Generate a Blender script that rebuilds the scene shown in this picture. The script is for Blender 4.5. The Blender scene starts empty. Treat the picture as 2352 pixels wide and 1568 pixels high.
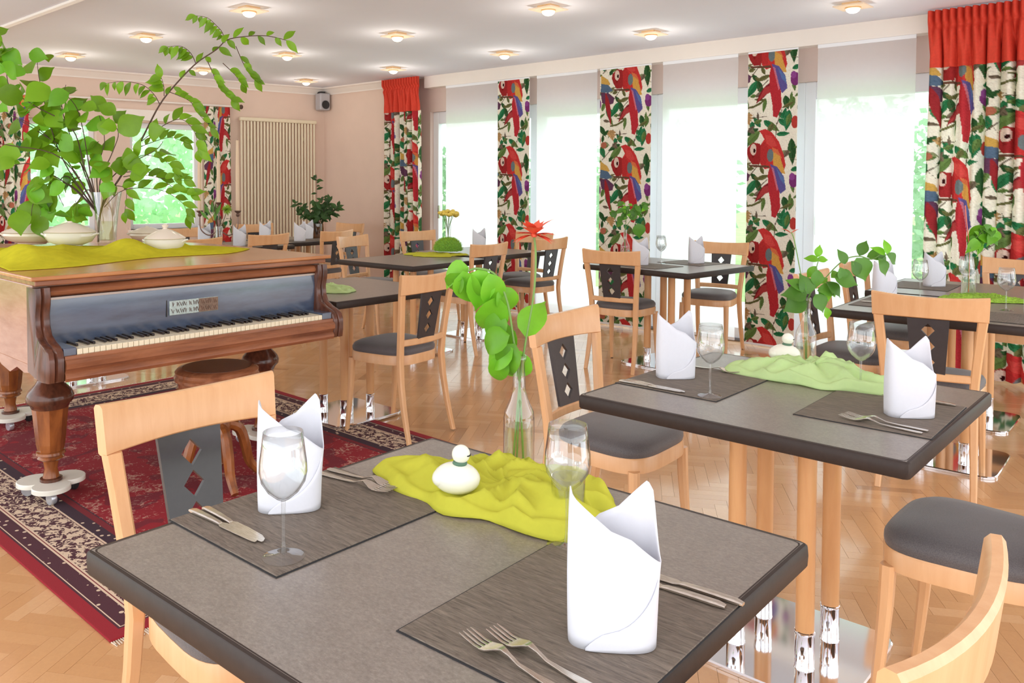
import bpy, math, random
import numpy as np
from mathutils import Vector, Matrix, noise
random.seed(7)
SC = bpy.context.scene
COL = SC.collection
PI = math.pi
R = math.radians

# ------------------------------------------------------------------ camera
F, PX, PY, PITCH, ROLL, YAW, EYE = 1929.05, 1044.6, 487.97, .0355, .0023, -.7676, 1.3677
cd = bpy.data.cameras.new('camera'); cam = bpy.data.objects.new('camera', cd); COL.objects.link(cam)
SC.camera = cam
cy, sy = math.cos(YAW), math.sin(YAW)
fw = Vector((sy*math.cos(PITCH), cy*math.cos(PITCH), -math.sin(PITCH)))
r_ = Vector((cy, -sy, 0)); u_ = r_.cross(fw)
rr = r_*math.cos(ROLL)+u_*math.sin(ROLL); uu = -r_*math.sin(ROLL)+u_*math.cos(ROLL)
M = Matrix((( rr.x, uu.x, -fw.x, 0), (rr.y, uu.y, -fw.y, 0), (rr.z, uu.z, -fw.z, EYE), (0,0,0,1)))
cam.matrix_world = M
cd.sensor_fit = 'HORIZONTAL'; cd.sensor_width = 36
cd.lens = F/2352*36
cd.shift_x = (1176-PX)/2352
cd.shift_y = -(784-PY)/2352
cd.clip_start = .02; cd.clip_end = 200
def to_px(p):
    d = Vector(p)-Vector((0,0,EYE)); z = d.dot(fw)
    if z <= .05: return (-1e5,-1e5)
    return (PX+F*d.dot(rr)/z, PY-F*d.dot(uu)/z)

# ------------------------------------------------------------------ world, exposure
w = bpy.data.worlds.new('world'); SC.world = w; w.use_nodes = True
nt = w.node_tree; nt.nodes.clear()
o = nt.nodes.new('ShaderNodeOutputWorld'); bg = nt.nodes.new('ShaderNodeBackground')
tc = nt.nodes.new('ShaderNodeTexCoord'); sep = nt.nodes.new('ShaderNodeSeparateXYZ'); cr = nt.nodes.new('ShaderNodeValToRGB')
mp = nt.nodes.new('ShaderNodeMapRange'); mp.inputs[1].default_value = -.3; mp.inputs[2].default_value = 1
nt.links.new(tc.outputs['Generated'], sep.inputs[0]); nt.links.new(sep.outputs['Z'], mp.inputs[0]); nt.links.new(mp.outputs[0], cr.inputs[0])
cr.color_ramp.elements[0].position = 0; cr.color_ramp.elements[0].color = (.86,.89,.95,1)
cr.color_ramp.elements[1].position = 1; cr.color_ramp.elements[1].color = (.86,.93,1.0,1)
e = cr.color_ramp.elements.new(.3); e.color = (.95,.98,1,1)
nt.links.new(cr.outputs[0], bg.inputs[0]); bg.inputs[1].default_value = 2.5
nt.links.new(bg.outputs[0], o.inputs[0])
SC.view_settings.view_transform = 'Standard'; SC.view_settings.look = 'None'
SC.view_settings.exposure = .2; SC.view_settings.gamma = 1.0
SC.view_settings.use_curve_mapping = False
try:
    SC.cycles.max_bounces = 10; SC.cycles.diffuse_bounces = 5; SC.cycles.transparent_max_bounces = 24
    SC.cycles.sample_clamp_indirect = 6
except Exception: pass

# ------------------------------------------------------------------ materials
def lin(c):
    return tuple((v/255/12.92 if v/255 <= .04045 else ((v/255+.055)/1.055)**2.4) for v in c)+(1,)
MATS = {}
class NT:
    def __init__(s, name):
        m = bpy.data.materials.new(name); m.use_nodes = True; s.m = m; s.t = m.node_tree; s.t.nodes.clear()
        s.out = s.t.nodes.new('ShaderNodeOutputMaterial'); MATS[name] = m
    def n(s, kind, **kw):
        nd = s.t.nodes.new('ShaderNode'+kind)
        for k, v in kw.items(): setattr(nd, k, v)
        return nd
    def l(s, a, b): s.t.links.new(a, b)
    def math(s, op, a, b=None, c=None):
        nd = s.n('Math', operation=op)
        for i, v in enumerate((a, b, c)):
            if v is None: continue
            if isinstance(v, (int, float)): nd.inputs[i].default_value = v
            else: s.l(v, nd.inputs[i])
        return nd.outputs[0]
    def ramp(s, f, stops, const=False):
        nd = s.n('ValToRGB'); cr = nd.color_ramp
        if const: cr.interpolation = 'CONSTANT'
        while len(cr.elements) < len(stops): cr.elements.new(.5)
        for e, (p, c) in zip(cr.elements, stops): e.position = p; e.color = c if len(c) == 4 else tuple(c)+(1,)
        s.l(f, nd.inputs[0]); return nd.outputs[0]
    def mix(s, f, a, b, mode='MIX'):
        nd = s.n('Mix', data_type='RGBA', blend_type=mode)
        for i, v in ((0, f), (6, a), (7, b)):
            if isinstance(v, (int, float)): nd.inputs[i].default_value = v
            elif isinstance(v, tuple): nd.inputs[i].default_value = v
            else: s.l(v, nd.inputs[i])
        return nd.outputs[2]
    def coords(s, scale=(1,1,1), kind='Object', rot=(0,0,0)):
        tc = s.n('TexCoord'); mp = s.n('Mapping'); mp.inputs['Scale'].default_value = scale; mp.inputs['Rotation'].default_value = rot
        s.l(tc.outputs[kind], mp.inputs[0]); return mp.outputs[0]
    def noise(s, vec, scale, detail=4, rough=.6, dist=0):
        nd = s.n('TexNoise'); nd.inputs['Scale'].default_value = scale; nd.inputs['Detail'].default_value = detail
        nd.inputs['Roughness'].default_value = rough; nd.inputs['Distortion'].default_value = dist
        s.l(vec, nd.inputs['Vector']); return nd.outputs[0]
    def bsdf(s, col, rough=.5, bump=None, bstr=.2, bdist=.01, **kw):
        b = s.n('BsdfPrincipled')
        if isinstance(col, tuple): b.inputs['Base Color'].default_value = col
        else: s.l(col, b.inputs['Base Color'])
        if isinstance(rough, (int, float)): b.inputs['Roughness'].default_value = rough
        else: s.l(rough, b.inputs['Roughness'])
        for k, v in kw.items(): b.inputs[k.replace('_', ' ')].default_value = v
        if bump is not None:
            bp = s.n('Bump'); bp.inputs['Strength'].default_value = bstr; bp.inputs['Distance'].default_value = bdist
            s.l(bump, bp.inputs['Height']); s.l(bp.outputs[0], b.inputs['Normal'])
        s.l(b.outputs[0], s.out.inputs[0]); return b
def plain(name, rgb, rough=.5, var=.06, nscale=8, bstr=.1, **kw):
    s = NT(name); v = s.coords(); f = s.noise(v, nscale)
    c = lin(rgb); a = tuple(x*(1-var) for x in c[:3])+(1,); b = tuple(min(1, x*(1+var)) for x in c[:3])+(1,)
    s.bsdf(s.ramp(f, [(.3, a), (.7, b)]), rough, f, bstr, .002, **kw); return s.m
def wood(name, rgb, dark, scale=(1,1,.12), rough=.35, ns=26, kind='Object', **kw):
    s = NT(name); v = s.coords(scale, kind); f = s.noise(v, ns, 5, .6, .4); g = s.noise(v, ns*4, 3)
    c = s.ramp(f, [(.32, lin(dark)), (.62, lin(rgb))]); c = s.mix(.12, c, s.ramp(g, [(.3, lin(dark)), (.7, lin(rgb))]))
    s.bsdf(c, rough, g, .05, .001, **kw); return s.m

wall_m = plain('wall_paint', (224,200,184), .85, .025, 3)
lintel_m = plain('lintel_paint', (216,196,186), .85, .02, 3)
ceil_m = plain('ceiling_paint', (234,238,250), .9, .012, 2)
trim_m = plain('white_trim', (238,230,222), .5, .015, 4)
frame_m = plain('window_frame', (236,238,242), .35, .01, 4)
beech = wood('beech', (228,178,130), (219,166,117), rough=.27)
beech_d = wood('beech_post', (226,172,118), (214,156,104), rough=.32)
dark_panel = plain('dark_splat', (62,58,60), .22, .06, 40)
seat_m = None
s = NT('seat_fabric'); v = s.coords(); f = s.noise(v, 420, 3, .7); g = s.noise(v, 9)
s.bsdf(s.mix(.35, s.ramp(f, [(.3, lin((62,58,60))), (.7, lin((112,104,102)))]), s.ramp(g, [(.3, lin((70,68,72))), (.7, lin((92,86,86)))])), .55, f, .35, .002, Sheen_Weight=.3)
seat_m = s.m
s = NT('table_laminate'); v = s.coords((1,1.6,1)); f = s.noise(v, 150, 4, .75); g = s.noise(v, 12, 3)
c = s.mix(.3, s.ramp(f, [(.3, lin((104,94,86))), (.55, lin((138,127,116))), (.8, lin((170,160,148)))]), s.ramp(g, [(.3, lin((122,112,104))), (.7, lin((148,138,128)))]))
s.bsdf(c, .3, f, .12, .001, Specular_IOR_Level=.75); table_m = s.m
edge_m = plain('table_edge', (54,43,38), .5, .1, 60, Specular_IOR_Level=.3)
chrome = NT('chrome'); chrome.bsdf((.86,.87,.9,1), .07, Metallic=1.0); chrome_m = chrome.m
s = NT('steel'); f = s.noise(s.coords((1,6,1)), 60); s.bsdf(s.ramp(f, [(.3, lin((196,186,172))), (.7, lin((226,220,210)))]), .24, Metallic=1.0); steel_m = s.m
s = NT('placemat'); v = s.coords((1.5,14,1)); f = s.noise(v, 14, 7, .7, 1.1); g = s.noise(v, 60, 3)
c = s.ramp(f, [(.25, lin((50,43,38))), (.42, lin((100,88,77))), (.7, lin((138,125,110)))])
s.bsdf(c, .6, s.math('ADD', f, g), .5, .002); mat_m = s.m
napkin_m = plain('napkin_linen', (224,224,230), .8, .01, 120, .05)
s = NT('parquet_a'); oi = s.n('ObjectInfo')
def parquet(s, rnd):
    v = s.coords((3,30,1), 'Generated'); tcg = s.n('TexCoord')
    mp = s.n('Mapping'); mp.inputs['Scale'].default_value = (12,12,12); s.l(tcg.outputs['Object'], mp.inputs[0])
    f = s.noise(mp.outputs[0], 5, 6, .65, .6)
    c = s.ramp(rnd, [(0, lin((186,140,98))), (.02, lin((218,170,122))), (.4, lin((222,174,124))), (.8, lin((227,181,132))), (1, lin((233,190,144)))])
    c = s.mix(.25, c, s.ramp(f, [(.3, lin((210,160,112))), (.7, lin((240,208,168)))]), 'MULTIPLY')
    s.bsdf(c, .2, f, .04, .001, Specular_IOR_Level=.6, Coat_Weight=.5, Coat_Roughness=.08)
parquet(s, oi.outputs['Random']); parq_a = s.m
s = NT('parquet_b'); g = s.n('NewGeometry'); parquet(s, g.outputs['Random Per Island']); parq_b = s.m
gap_m = plain('floor_base', (198,150,106), .7)

def thin_glass(name, tint=(1,1,1,1), refl=.9, base=.03, edge=1.0):
    s = NT(name); tr = s.n('BsdfTransparent');     gl = s.n('BsdfGlossy'); gl.inputs['Roughness'].default_value = .02; gl.inputs[0].default_value = (1,1,1,1)
    lw = s.n('LayerWeight'); lw.inputs[0].default_value = .35
    f = s.math('MULTIPLY_ADD', s.math('POWER', lw.outputs['Facing'], 1.8), refl-base, base)
    ed = tuple(v*edge for v in tint[:3])+(1,)
    s.l(s.ramp(lw.outputs['Facing'], [(.45, tint), (.95, ed)]), tr.inputs[0])
    mx = s.n('MixShader'); s.l(f, mx.inputs[0]); s.l(tr.outputs[0], mx.inputs[1]); s.l(gl.outputs[0], mx.inputs[2])
    s.l(mx.outputs[0], s.out.inputs[0]); return s.m
glass_m = thin_glass('clear_glass', (.95,.96,.96,1), .8, .09, .45)
pane_m = thin_glass('window_glass', (.97,1,.99,1), .3, .04)
water_m = thin_glass('water', (.93,.96,.88,1), .3, .03)
plate_m = thin_glass('lamp_glass', (1,.97,.9,1), .5, .25)

def fabric_sheer(name, rgb, t=.25, tl=.4, rough=.9, var=.12):
    s = NT(name); v = s.coords(); f = s.noise(v, 22, 4)
    c = lin(rgb); a = tuple(x*(1-var) for x in c[:3])+(1,); b = tuple(min(1, x*(1+var)) for x in c[:3])+(1,)
    col = s.ramp(f, [(.3, a), (.7, b)])
    d = s.n('BsdfDiffuse'); s.l(col, d.inputs[0]); tn = s.n('BsdfTranslucent'); s.l(col, tn.inputs[0]); tr = s.n('BsdfTransparent')
    m1 = s.n('MixShader'); m1.inputs[0].default_value = tl; s.l(d.outputs[0], m1.inputs[1]); s.l(tn.outputs[0], m1.inputs[2])
    m2 = s.n('MixShader'); m2.inputs[0].default_value = t; s.l(m1.outputs[0], m2.inputs[1]); s.l(tr.outputs[0], m2.inputs[2])
    s.l(m2.outputs[0], s.out.inputs[0]); return s.m
blind_m = fabric_sheer('blind_voile', (250,250,252), .32, .82, var=.01)
organza = fabric_sheer('organza_yellow_green', (222,220,84), .03, .3, var=.05)
organza_b = fabric_sheer('organza_pale_green', (226,248,184), .04, .35, var=.04)
organza_p = fabric_sheer('organza_olive_yellow', (226,218,62), .05, .3, var=.08)
moss_m = plain('moss', (150,190,60), .9, .4, 90, .5)
moss2_m = plain('moss_dark', (110,160,50), .9, .4, 90, .5)
def leafmat(name, rgb, var=.22, rough=.4):
    s = NT(name); oi = s.n('ObjectInfo'); v = s.coords(); f = s.noise(v, 30, 3)
    c = lin(rgb); a = tuple(x*(1-var*1.5) for x in c[:3])+(1,); b = tuple(min(1, x*(1+var)) for x in c[:3])+(1,)
    fac = s.math('MULTIPLY_ADD', f, .4, s.math('MULTIPLY', oi.outputs['Random'], .7))
    col = s.ramp(fac, [(.15, a), (.85, b)])
    p = s.bsdf(col, rough); tn = s.n('BsdfTranslucent'); s.l(col, tn.inputs[0])
    mx = s.n('MixShader'); mx.inputs[0].default_value = .4; s.l(p.outputs[0], mx.inputs[1]); s.l(tn.outputs[0], mx.inputs[2]); s.l(mx.outputs[0], s.out.inputs[0])
    return s.m
leaf_g = leafmat('leaf_spring_green', (124,170,32)); leaf_b = leafmat('leaf_bright', (126,194,46)); leaf_d = leafmat('leaf_dark', (58,92,40)); leaf_m = leafmat('leaf_mid', (96,150,52))
twig_m = plain('twig', (84,62,50), .7); stem_m = plain('stem_green', (112,146,70), .5)
petal_r = plain('petal_red', (232,92,62), .5, .15); petal_y = plain('petal_yellow', (226,200,90), .6, .15); petal_c = plain('petal_pink', (224,120,96), .5, .1)
ceramic = plain('white_ceramic', (240,236,226), .18, .02, 6, .02); ceramic_w = plain('warm_ceramic', (236,222,204), .2, .02, 6, .02)
bird_m = plain('bird_ceramic', (244,242,226), .25, .02, 20, .02); ribbon_m = plain('green_ribbon', (86,120,96), .6); beak_m = plain('beak', (200,150,100), .5)
ink_m = plain('ink', (40,38,36), .5); wax_m = plain('wax', (240,222,196), .45, .02); taper_m = plain('taper_wax', (226,200,170), .5, .02)
piano_w = wood('piano_walnut', (164,104,70), (122,72,48), (1,.15,1), .2, 22)
piano_v = wood('piano_walnut_sheen', (176,130,106), (150,100,76), (.25,1,1), .2, 18)  # case sides coloured paler than the other walnut for the reflections on them
piano_l = wood('piano_lid_wood', (196,134,84), (168,106,62), (1,.15,1), .2, 22)
piano_d = wood('piano_dark_wood', (106,62,44), (66,38,28), (1,1,.2), .18, 24)
leg_w = wood('piano_leg_wood', (160,94,46), (112,60,32), (1,1,.25), .2, 20)
s = NT('fallboard_blue_sheen'); f = s.noise(s.coords((1,.2,1)), 30); s.bsdf(s.ramp(f, [(.3, lin((58,68,88))), (.7, lin((74,88,112)))]), .25, Specular_IOR_Level=.8, Coat_Weight=1.0, Coat_Roughness=.15); fall_m = s.m  # black fallboard; the blue-grey of its reflections is mixed into the base colour
ivory = plain('ivory', (238,226,196), .3, .04, 30); ebony = plain('ebony', (40,28,26), .25); silver_l = plain('rail_strip', (176,160,150), .3, Metallic=.4)
plaque_a = plain('plaque_silver', (176,190,186), .4, .2, 80, Metallic=.3); plaque_b = plain('plaque_bronze', (120,96,80), .4, .3, 90, Metallic=.3)
clover_m = plain('caster_cream', (232,228,214), .3, .03, 12); wheel_m = plain('caster_wheel', (210,214,220), .25, .05, 12, Metallic=.6); rubber = plain('rubber', (40,40,42), .6)
rad_m = plain('radiator_enamel', (226,214,186), .3, .01, 6); spk_m = plain('speaker_grey', (176,174,178), .4, .03, 60)
cand_m = plain('candelabra_bronze', (128,102,92), .35, .2, 50, Metallic=.6)
red_m = plain('red_header', (208,62,40), .8, .08, 60); grey_m = plain('door_track', (120,122,130), .4)
s = NT('lamp_lens'); em = s.n('Emission'); em.inputs[0].default_value = (1,.86,.58,1); em.inputs[1].default_value = 5; s.l(em.outputs[0], s.out.inputs[0]); lens_m = s.m
brass_m = plain('lamp_bracket', (232,196,150), .3, .03, Metallic=.5)
s = NT('print'); at = s.n('Attribute'); at.attribute_name = 'print'
d = s.n('BsdfDiffuse'); tn = s.n('BsdfTranslucent'); s.l(at.outputs[0], d.inputs[0]); s.l(at.outputs[0], tn.inputs[0])
mx = s.n('MixShader'); mx.inputs[0].default_value = .3; s.l(d.outputs[0], mx.inputs[1]); s.l(tn.outputs[0], mx.inputs[2]); s.l(mx.outputs[0], s.out.inputs[0]); print_m = s.m
lawn_m = plain('lawn', (150,190,110), .9, .2, 3); terrace_m = plain('terrace', (226,224,220), .8, .03, 2)
hedge_m = leafmat('hedge_leaf', (176,212,172), .25)
bark_m = plain('bark', (110,96,84), .8)

# rug
s = NT('persian_rug'); tc = s.n('TexCoord'); sp = s.n('SeparateXYZ'); s.l(tc.outputs['Object'], sp.inputs[0])
HX, HY = 1.51, 1.035
ax = s.math('SUBTRACT', HX, s.math('ABSOLUTE', sp.outputs[0])); ay = s.math('SUBTRACT', HY, s.math('ABSOLUTE', sp.outputs[1]))
dd = s.math('MINIMUM', ax, ay)
red, plum, cream, wine, navy = lin((150,24,36)), lin((78,36,46)), lin((222,196,168)), lin((124,30,38)), lin((60,36,48))
base = s.ramp(dd, [(0, red), (.045, plum), (.052, cream), (.057, plum), (.112, cream), (.119, wine), (.125, cream), (.131, plum), (.275, cream), (.283, navy), (.335, wine), (.36, plum), (.368, red)], True)
vo = s.n('TexVoronoi'); vo.inputs['Scale'].default_value = 17; vo.feature = 'DISTANCE_TO_EDGE'; s.l(s.coords((1,1,1)), vo.inputs['Vector'])
motif = s.noise(s.coords(), 30, 3, .6, 2.2)
mm = s.math('GREATER_THAN', s.math('ADD', motif, s.math('MULTIPLY', vo.outputs[0], .5)), .57)
inb = s.math('MULTIPLY', s.math('GREATER_THAN', dd, .131), s.math('LESS_THAN', dd, .275))
c = s.mix(s.math('MULTIPLY', mm, inb), base, cream)
vs = s.n('TexVoronoi'); vs.inputs['Scale'].default_value = 26; s.l(s.coords(), vs.inputs['Vector'])
dots = s.math('LESS_THAN', vs.outputs[0], .2)
inb2 = s.math('MAXIMUM', s.math('MULTIPLY', s.math('GREATER_THAN', dd, .06), s.math('LESS_THAN', dd, .112)), s.math('MULTIPLY', s.math('GREATER_THAN', dd, .285), s.math('LESS_THAN', dd, .335)))
c = s.mix(s.math('MULTIPLY', dots, inb2), c, cream)
fm = s.noise(s.coords(), 34, 6, .7, 1.5); cl = s.noise(s.coords(), 6, 3, .5)
flk = s.math('GREATER_THAN', s.math('ADD', fm, s.math('MULTIPLY', cl, .5)), .83)
fld = s.math('GREATER_THAN', dd, .368)
c = s.mix(s.math('MULTIPLY', s.math('MULTIPLY', flk, fld), .75), c, lin((206,160,140)))
big = s.math('GREATER_THAN', s.noise(s.coords(), 5, 2, .5, .8), .56)
c = s.mix(s.math('MULTIPLY', s.math('MULTIPLY', big, fld), .6), c, lin((96,26,40)))
fz = s.noise(s.coords(), 500, 2)
s.bsdf(c, .95, fz, .5, .003); rug_m = s.m

# ------------------------------------------------------------------ mesh helper
class MB:
    def __init__(s): s.v = []; s.f = []
    def add(s, vs, fs):
        b = len(s.v); s.v += [tuple(x) for x in vs]; s.f += [tuple(b+i for i in f) for f in fs]; return s
    def box(s, x0, x1, y0, y1, z0, z1, T=None):
        vs = [Vector(p) for p in ((x0,y0,z0),(x1,y0,z0),(x1,y1,z0),(x0,y1,z0),(x0,y0,z1),(x1,y0,z1),(x1,y1,z1),(x0,y1,z1))]
        if T is not None: vs = [T @ p if isinstance(T, Matrix) else Vector(T(p)) for p in vs]
        return s.add(vs, [(0,3,2,1),(4,5,6,7),(0,1,5,4),(1,2,6,5),(2,3,7,6),(3,0,4,7)])
    def loft(s, rings, caps=True, closed=False):
        n = len(rings[0]); vs = [p for r in rings for p in r]; fs = []
        m = len(rings)
        for i in range(m if closed else m-1):
            a, b = i*n, ((i+1) % m)*n
            for j in range(n): k = (j+1) % n; fs.append((a+j, a+k, b+k, b+j))
        if caps and not closed: fs.append(tuple(range(n-1,-1,-1))); fs.append(tuple((m-1)*n+j for j in range(n)))
        return s.add(vs, fs)
    def lathe(s, prof, n=24, c=(0,0,0), caps=True, T=None):
        rings = [[Vector((c[0]+r*math.cos(2*PI*j/n), c[1]+r*math.sin(2*PI*j/n), c[2]+z)) for j in range(n)] for r, z in prof]
        if T is not None: rings = [[T @ p for p in r] for r in rings]
        return s.loft(rings, caps)
    def tube(s, pts, rad, n=8, caps=True):
        pts = [Vector(p) for p in pts]; m = len(pts)
        if isinstance(rad, (int, float)): rad = [rad]*m
        rings = []; up = None
        for i in range(m):
            t = (pts[min(i+1, m-1)]-pts[max(i-1, 0)]).normalized()
            if up is None: up = t.orthogonal().normalized()
            else: up = (up-t*up.dot(t)); up = up.normalized() if up.length > 1e-6 else t.orthogonal().normalized()
            b = t.cross(up)
            rings.append([pts[i]+(up*math.cos(2*PI*j/n)+b*math.sin(2*PI*j/n))*rad[i] for j in range(n)])
        return s.loft(rings, caps)
    def sweep(s, pts, sx, sy, X, Y, ch=.25):
        """rounded rectangular section along pts; X, Y fixed section axes"""
        rings = []
        X, Y = Vector(X), Vector(Y)
        for i, p in enumerate(pts):
            a = (sx[i] if isinstance(sx, (list, tuple)) else sx)/2; b = (sy[i] if isinstance(sy, (list, tuple)) else sy)/2
            c = ch*min(a, b)*2
            q = [(a,-b+c),(a,b-c),(a-c,b),(-a+c,b),(-a,b-c),(-a,-b+c),(-a+c,-b),(a-c,-b)]
            rings.append([Vector(p)+X*x+Y*y for x, y in q])
        return s.loft(rings)
    def prism(s, poly, z0, z1, f=lambda x, y, z: (x, y, z)):
        return s.loft([[Vector(f(x, y, z)) for x, y in poly] for z in (z0, z1)])
    def build(s, name, mat, parent=None, smooth=False, loc=None, rz=0, auto=True):
        me = bpy.data.meshes.new(name); me.from_pydata(s.v, [], s.f); me.update()
        bm_fix(me)
        if smooth:
            me.polygons.foreach_set('use_smooth', [True]*len(me.polygons))
            if auto:
                try: me.set_sharp_from_angle(angle=R(38))
                except Exception: pass
        me.materials.append(mat)
        return link(name, me, parent, loc, rz)
import bmesh
def bm_fix(me):
    bm = bmesh.new(); bm.from_mesh(me); bmesh.ops.recalc_face_normals(bm, faces=bm.faces); bm.to_mesh(me); bm.free()
def link(name, me, parent=None, loc=None, rz=0):
    ob = bpy.data.objects.new(name, me); COL.objects.link(ob)
    if parent is not None: ob.parent = parent
    if loc is not None: ob.location = loc
    if rz: ob.rotation_euler = (0,0,rz)
    return ob
def tag(ob, label=None, cat=None, group=None, kind=None):
    if label: ob['label'] = label
    if cat: ob['category'] = cat
    if group: ob['group'] = group
    if kind: ob['kind'] = kind
    return ob
def thing(name, loc, rz=0, label=None, cat=None, group=None):
    ob = link(name, None, None, loc, rz); ob.empty_display_size = .05
    return tag(ob, label, cat, group)
def struct(name, mb, mat, parent=None, **kw):
    ob = mb.build(name, mat, parent, **kw)
    if parent is None: ob['kind'] = 'structure'
    return ob
KIDS = {}
def copy_tree(o, parent=None):
    c = o.copy(); COL.objects.link(c)
    if parent is not None: c.parent = parent
    for ch in [q for q in o.children]: copy_tree(ch, c)
    return c
def bevel(ob, w, seg=2):
    m = ob.modifiers.new('bevel', 'BEVEL'); m.width = w; m.segments = seg; m.limit_method = 'ANGLE'; return ob
def solid(ob, t, off=0):
    m = ob.modifiers.new('solid', 'SOLIDIFY'); m.thickness = t; m.offset = off; return ob
def catmull(pts, k=6):
    P = [Vector(p) for p in pts]; out = []
    for i in range(len(P)-1):
        a, b, c, d = P[max(i-1, 0)], P[i], P[i+1], P[min(i+2, len(P)-1)]
        for j in range(k):
            t = j/k; out.append(.5*((2*b)+(c-a)*t+(2*a-5*b+4*c-d)*t*t+(3*b-a-3*c+d)*t**3))
    out.append(P[-1]); return out

# ------------------------------------------------------------------ room shell
HC = 2.596; YW = 6.92
# floor
struct('floor', MB().box(-10.2, 2.0, -1.6, YW+.12, -.06, -.011), gap_m)
floor = bpy.data.objects['floor']
TABLES = [(-1.4428,1.4166-.849,.896,.849,.0365), (-1.4295,2.0002,.88,.865,.02), (-1.537,4.252,.88,.86,.05), (-1.66,5.14,.88,.86,.03),
          (-3.74,5.28,.93,.88,-.08), (-5.34,4.18,.85,.87,.04), (-5.50,5.14,.85,.87,.02), (-4.27,2.66,.84,.84,.02),
          (-7.98,4.93,.84,.84,-.04), (-7.72,4.02,.84,.84,.0), (-7.62,3.12,.84,.84,.0), (-6.35,1.95,.88,.86,.0)]
def hidden(x, y):
    for (tx, ty, tw, td, a) in TABLES[:5]:
        t = (EYE-.75)/EYE; hx, hy = x*t, y*t
        if tx < hx < tx+tw and ty < hy < ty+td: return True
    return -5.47 < x < -2.44 and 1.04 < y < 3.13
L_, W_ = .27, .054
ca, sa = math.cos(R(32)), math.sin(R(32))
pcs = []
st = W_
for i in range(-80, 110):
    for j in range(-50, 60):
        # herringbone lattice
        ox = i*st+ j*L_ ; oy = i*st - j*L_
        for k in (0, 1):
            if k == 0: cx, cyy, hor = ox+L_/2, oy+W_/2, True
            else: cx, cyy, hor = ox+W_/2-0, oy+W_+L_/2-0, False
            X = cx*ca-cyy*sa-3.5; Y = cx*sa+cyy*ca+2.8
            if -9.9 < X < 1.6 and -.6 < Y < YW-.02: pcs.append((X, Y, hor))
near = []
for p in pcs:
    u, v = to_px((p[0], p[1], 0))
    if -40 < u < 2390 and -20 < v < 1600 and not hidden(p[0], p[1]): near.append((p[0]**2+p[1]**2, p))
near.sort(key=lambda q: q[0]); chosen = set(id(q[1]) for q in near[:300])
mp_ = MB().box(-L_/2+.0004, L_/2-.0004, -W_/2+.0004, W_/2-.0004, -.011, 0)
me0 = bpy.data.meshes.new('parquet_block'); me0.from_pydata(mp_.v, [], [f for f in mp_.f if f != (0,3,2,1)]); me0.materials.append(parq_a)
fld = MB()
for p in pcs:
    rz = R(32)+(0 if p[2] else PI/2)
    dz = random.uniform(-.0006, 0)
    if id(p) in chosen:
        ob = link('parquet_block', me0, floor, (p[0], p[1], dz), rz)
    else:
        c, s_ = math.cos(rz), math.sin(rz); vs = [(p[0]+x*c-y*s_, p[1]+x*s_+y*c, z+dz) for x, y, z in mp_.v]
        fld.add(vs, [f for f in mp_.f[1:]])
me = bpy.data.meshes.new('parquet_field'); me.from_pydata(fld.v, [], fld.f); me.materials.append(parq_b)
tag(link('parquet_field', me, floor), kind='stuff')

# ceiling
struct('ceiling', MB().box(-10.2, 2.2, 2.27, YW+.12, HC, HC+.1).box(-10.2, 2.2, -1.4, 2.2, HC-.06, HC+.1), ceil_m)
mb = MB(); prof = [(0,0),(0,-.075),(.02,-.085),(.03,-.07),(.06,-.03),(.085,-.015),(.09,0)]
rings = [[Vector((x, 2.2+q[0], HC+q[1])) for q in prof] for x in (-10.2, 2.2)]
mb.loft(rings); struct('trim_1', mb, trim_m)
# back wall frame
CX, CY = -8.942, 6.79
dv = Vector((-.1409,-.990,0)).normalized(); nv = Vector((.990,-.1409,0)).normalized()
def B(s, n, z): return Vector((CX, CY, 0))+dv*s+nv*n+Vector((0,0,z))
TB = Matrix(((dv.x, nv.x, 0, CX), (dv.y, nv.y, 0, CY), (0,0,1,0), (0,0,0,1)))   # local x = s, y = n(into room)
def wall_holes(mb, s0, s1, z1, holes, n0, n1, T):
    edges = sorted(set([s0, s1]+[h[0] for h in holes]+[h[1] for h in holes]))
    for a, b in zip(edges, edges[1:]):
        hs = [h for h in holes if h[0] <= a+1e-6 and h[1] >= b-1e-6]
        if not hs: mb.box(a, b, n0, n1, 0, z1, T)
        else:
            h = hs[0]
            if h[2] > 0: mb.box(a, b, n0, n1, 0, h[2], T)
            if h[3] < z1: mb.box(a, b, n0, n1, h[3], z1, T)
mb = MB(); wall_holes(mb, -.15, 7, HC, [(1.66,2.50,.82,2.05),(2.86,3.66,.82,2.05),(4.3,5.2,.82,2.05)], -.22, 0, TB)
struct('wall_back', mb, wall_m)
mb = MB(); prof = [(0,0),(0,-.085),(.015,-.09),(.02,-.075),(.07,-.025),(.09,-.015),(.095,0)]
mb.loft([[B(s_, q[0], HC+q[1]) for q in prof] for s_ in (.0, 7)]); struct('trim_2', mb, trim_m)
# window wall
I4 = Matrix.Identity(4)
mb = MB(); wall_holes(mb, -9.3, 2.0, HC, [(-7.08,.6,0,2.195)], YW, YW+.14, I4)
struct('wall_right', mb, lintel_m)
mb = MB().box(-9.0, -7.75, YW-.13, YW-.001, 0, HC); struct('wall_right_return', mb, wall_m)
mb = MB().box(-7.05, 2.0, 6.79, YW, 2.463, HC); struct('trim_3', mb, trim_m)
mb = MB(); mb.loft([[Vector((x, YW-.13-q[0], HC+q[1])) for q in [(0,0),(0,-.085),(.015,-.09),(.02,-.075),(.07,-.025),(.09,-.015),(.095,0)]] for x in (-8.95,-7.65)]); struct('trim_4', mb, trim_m)
mb = MB().box(-7.75, -7.1, YW-.02, YW, 0, .08); struct('baseboard_right', mb, trim_m)
mb = MB().box(.02, 7, 0, .015, 0, .08, TB); struct('baseboard_back', mb, trim_m)
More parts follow.
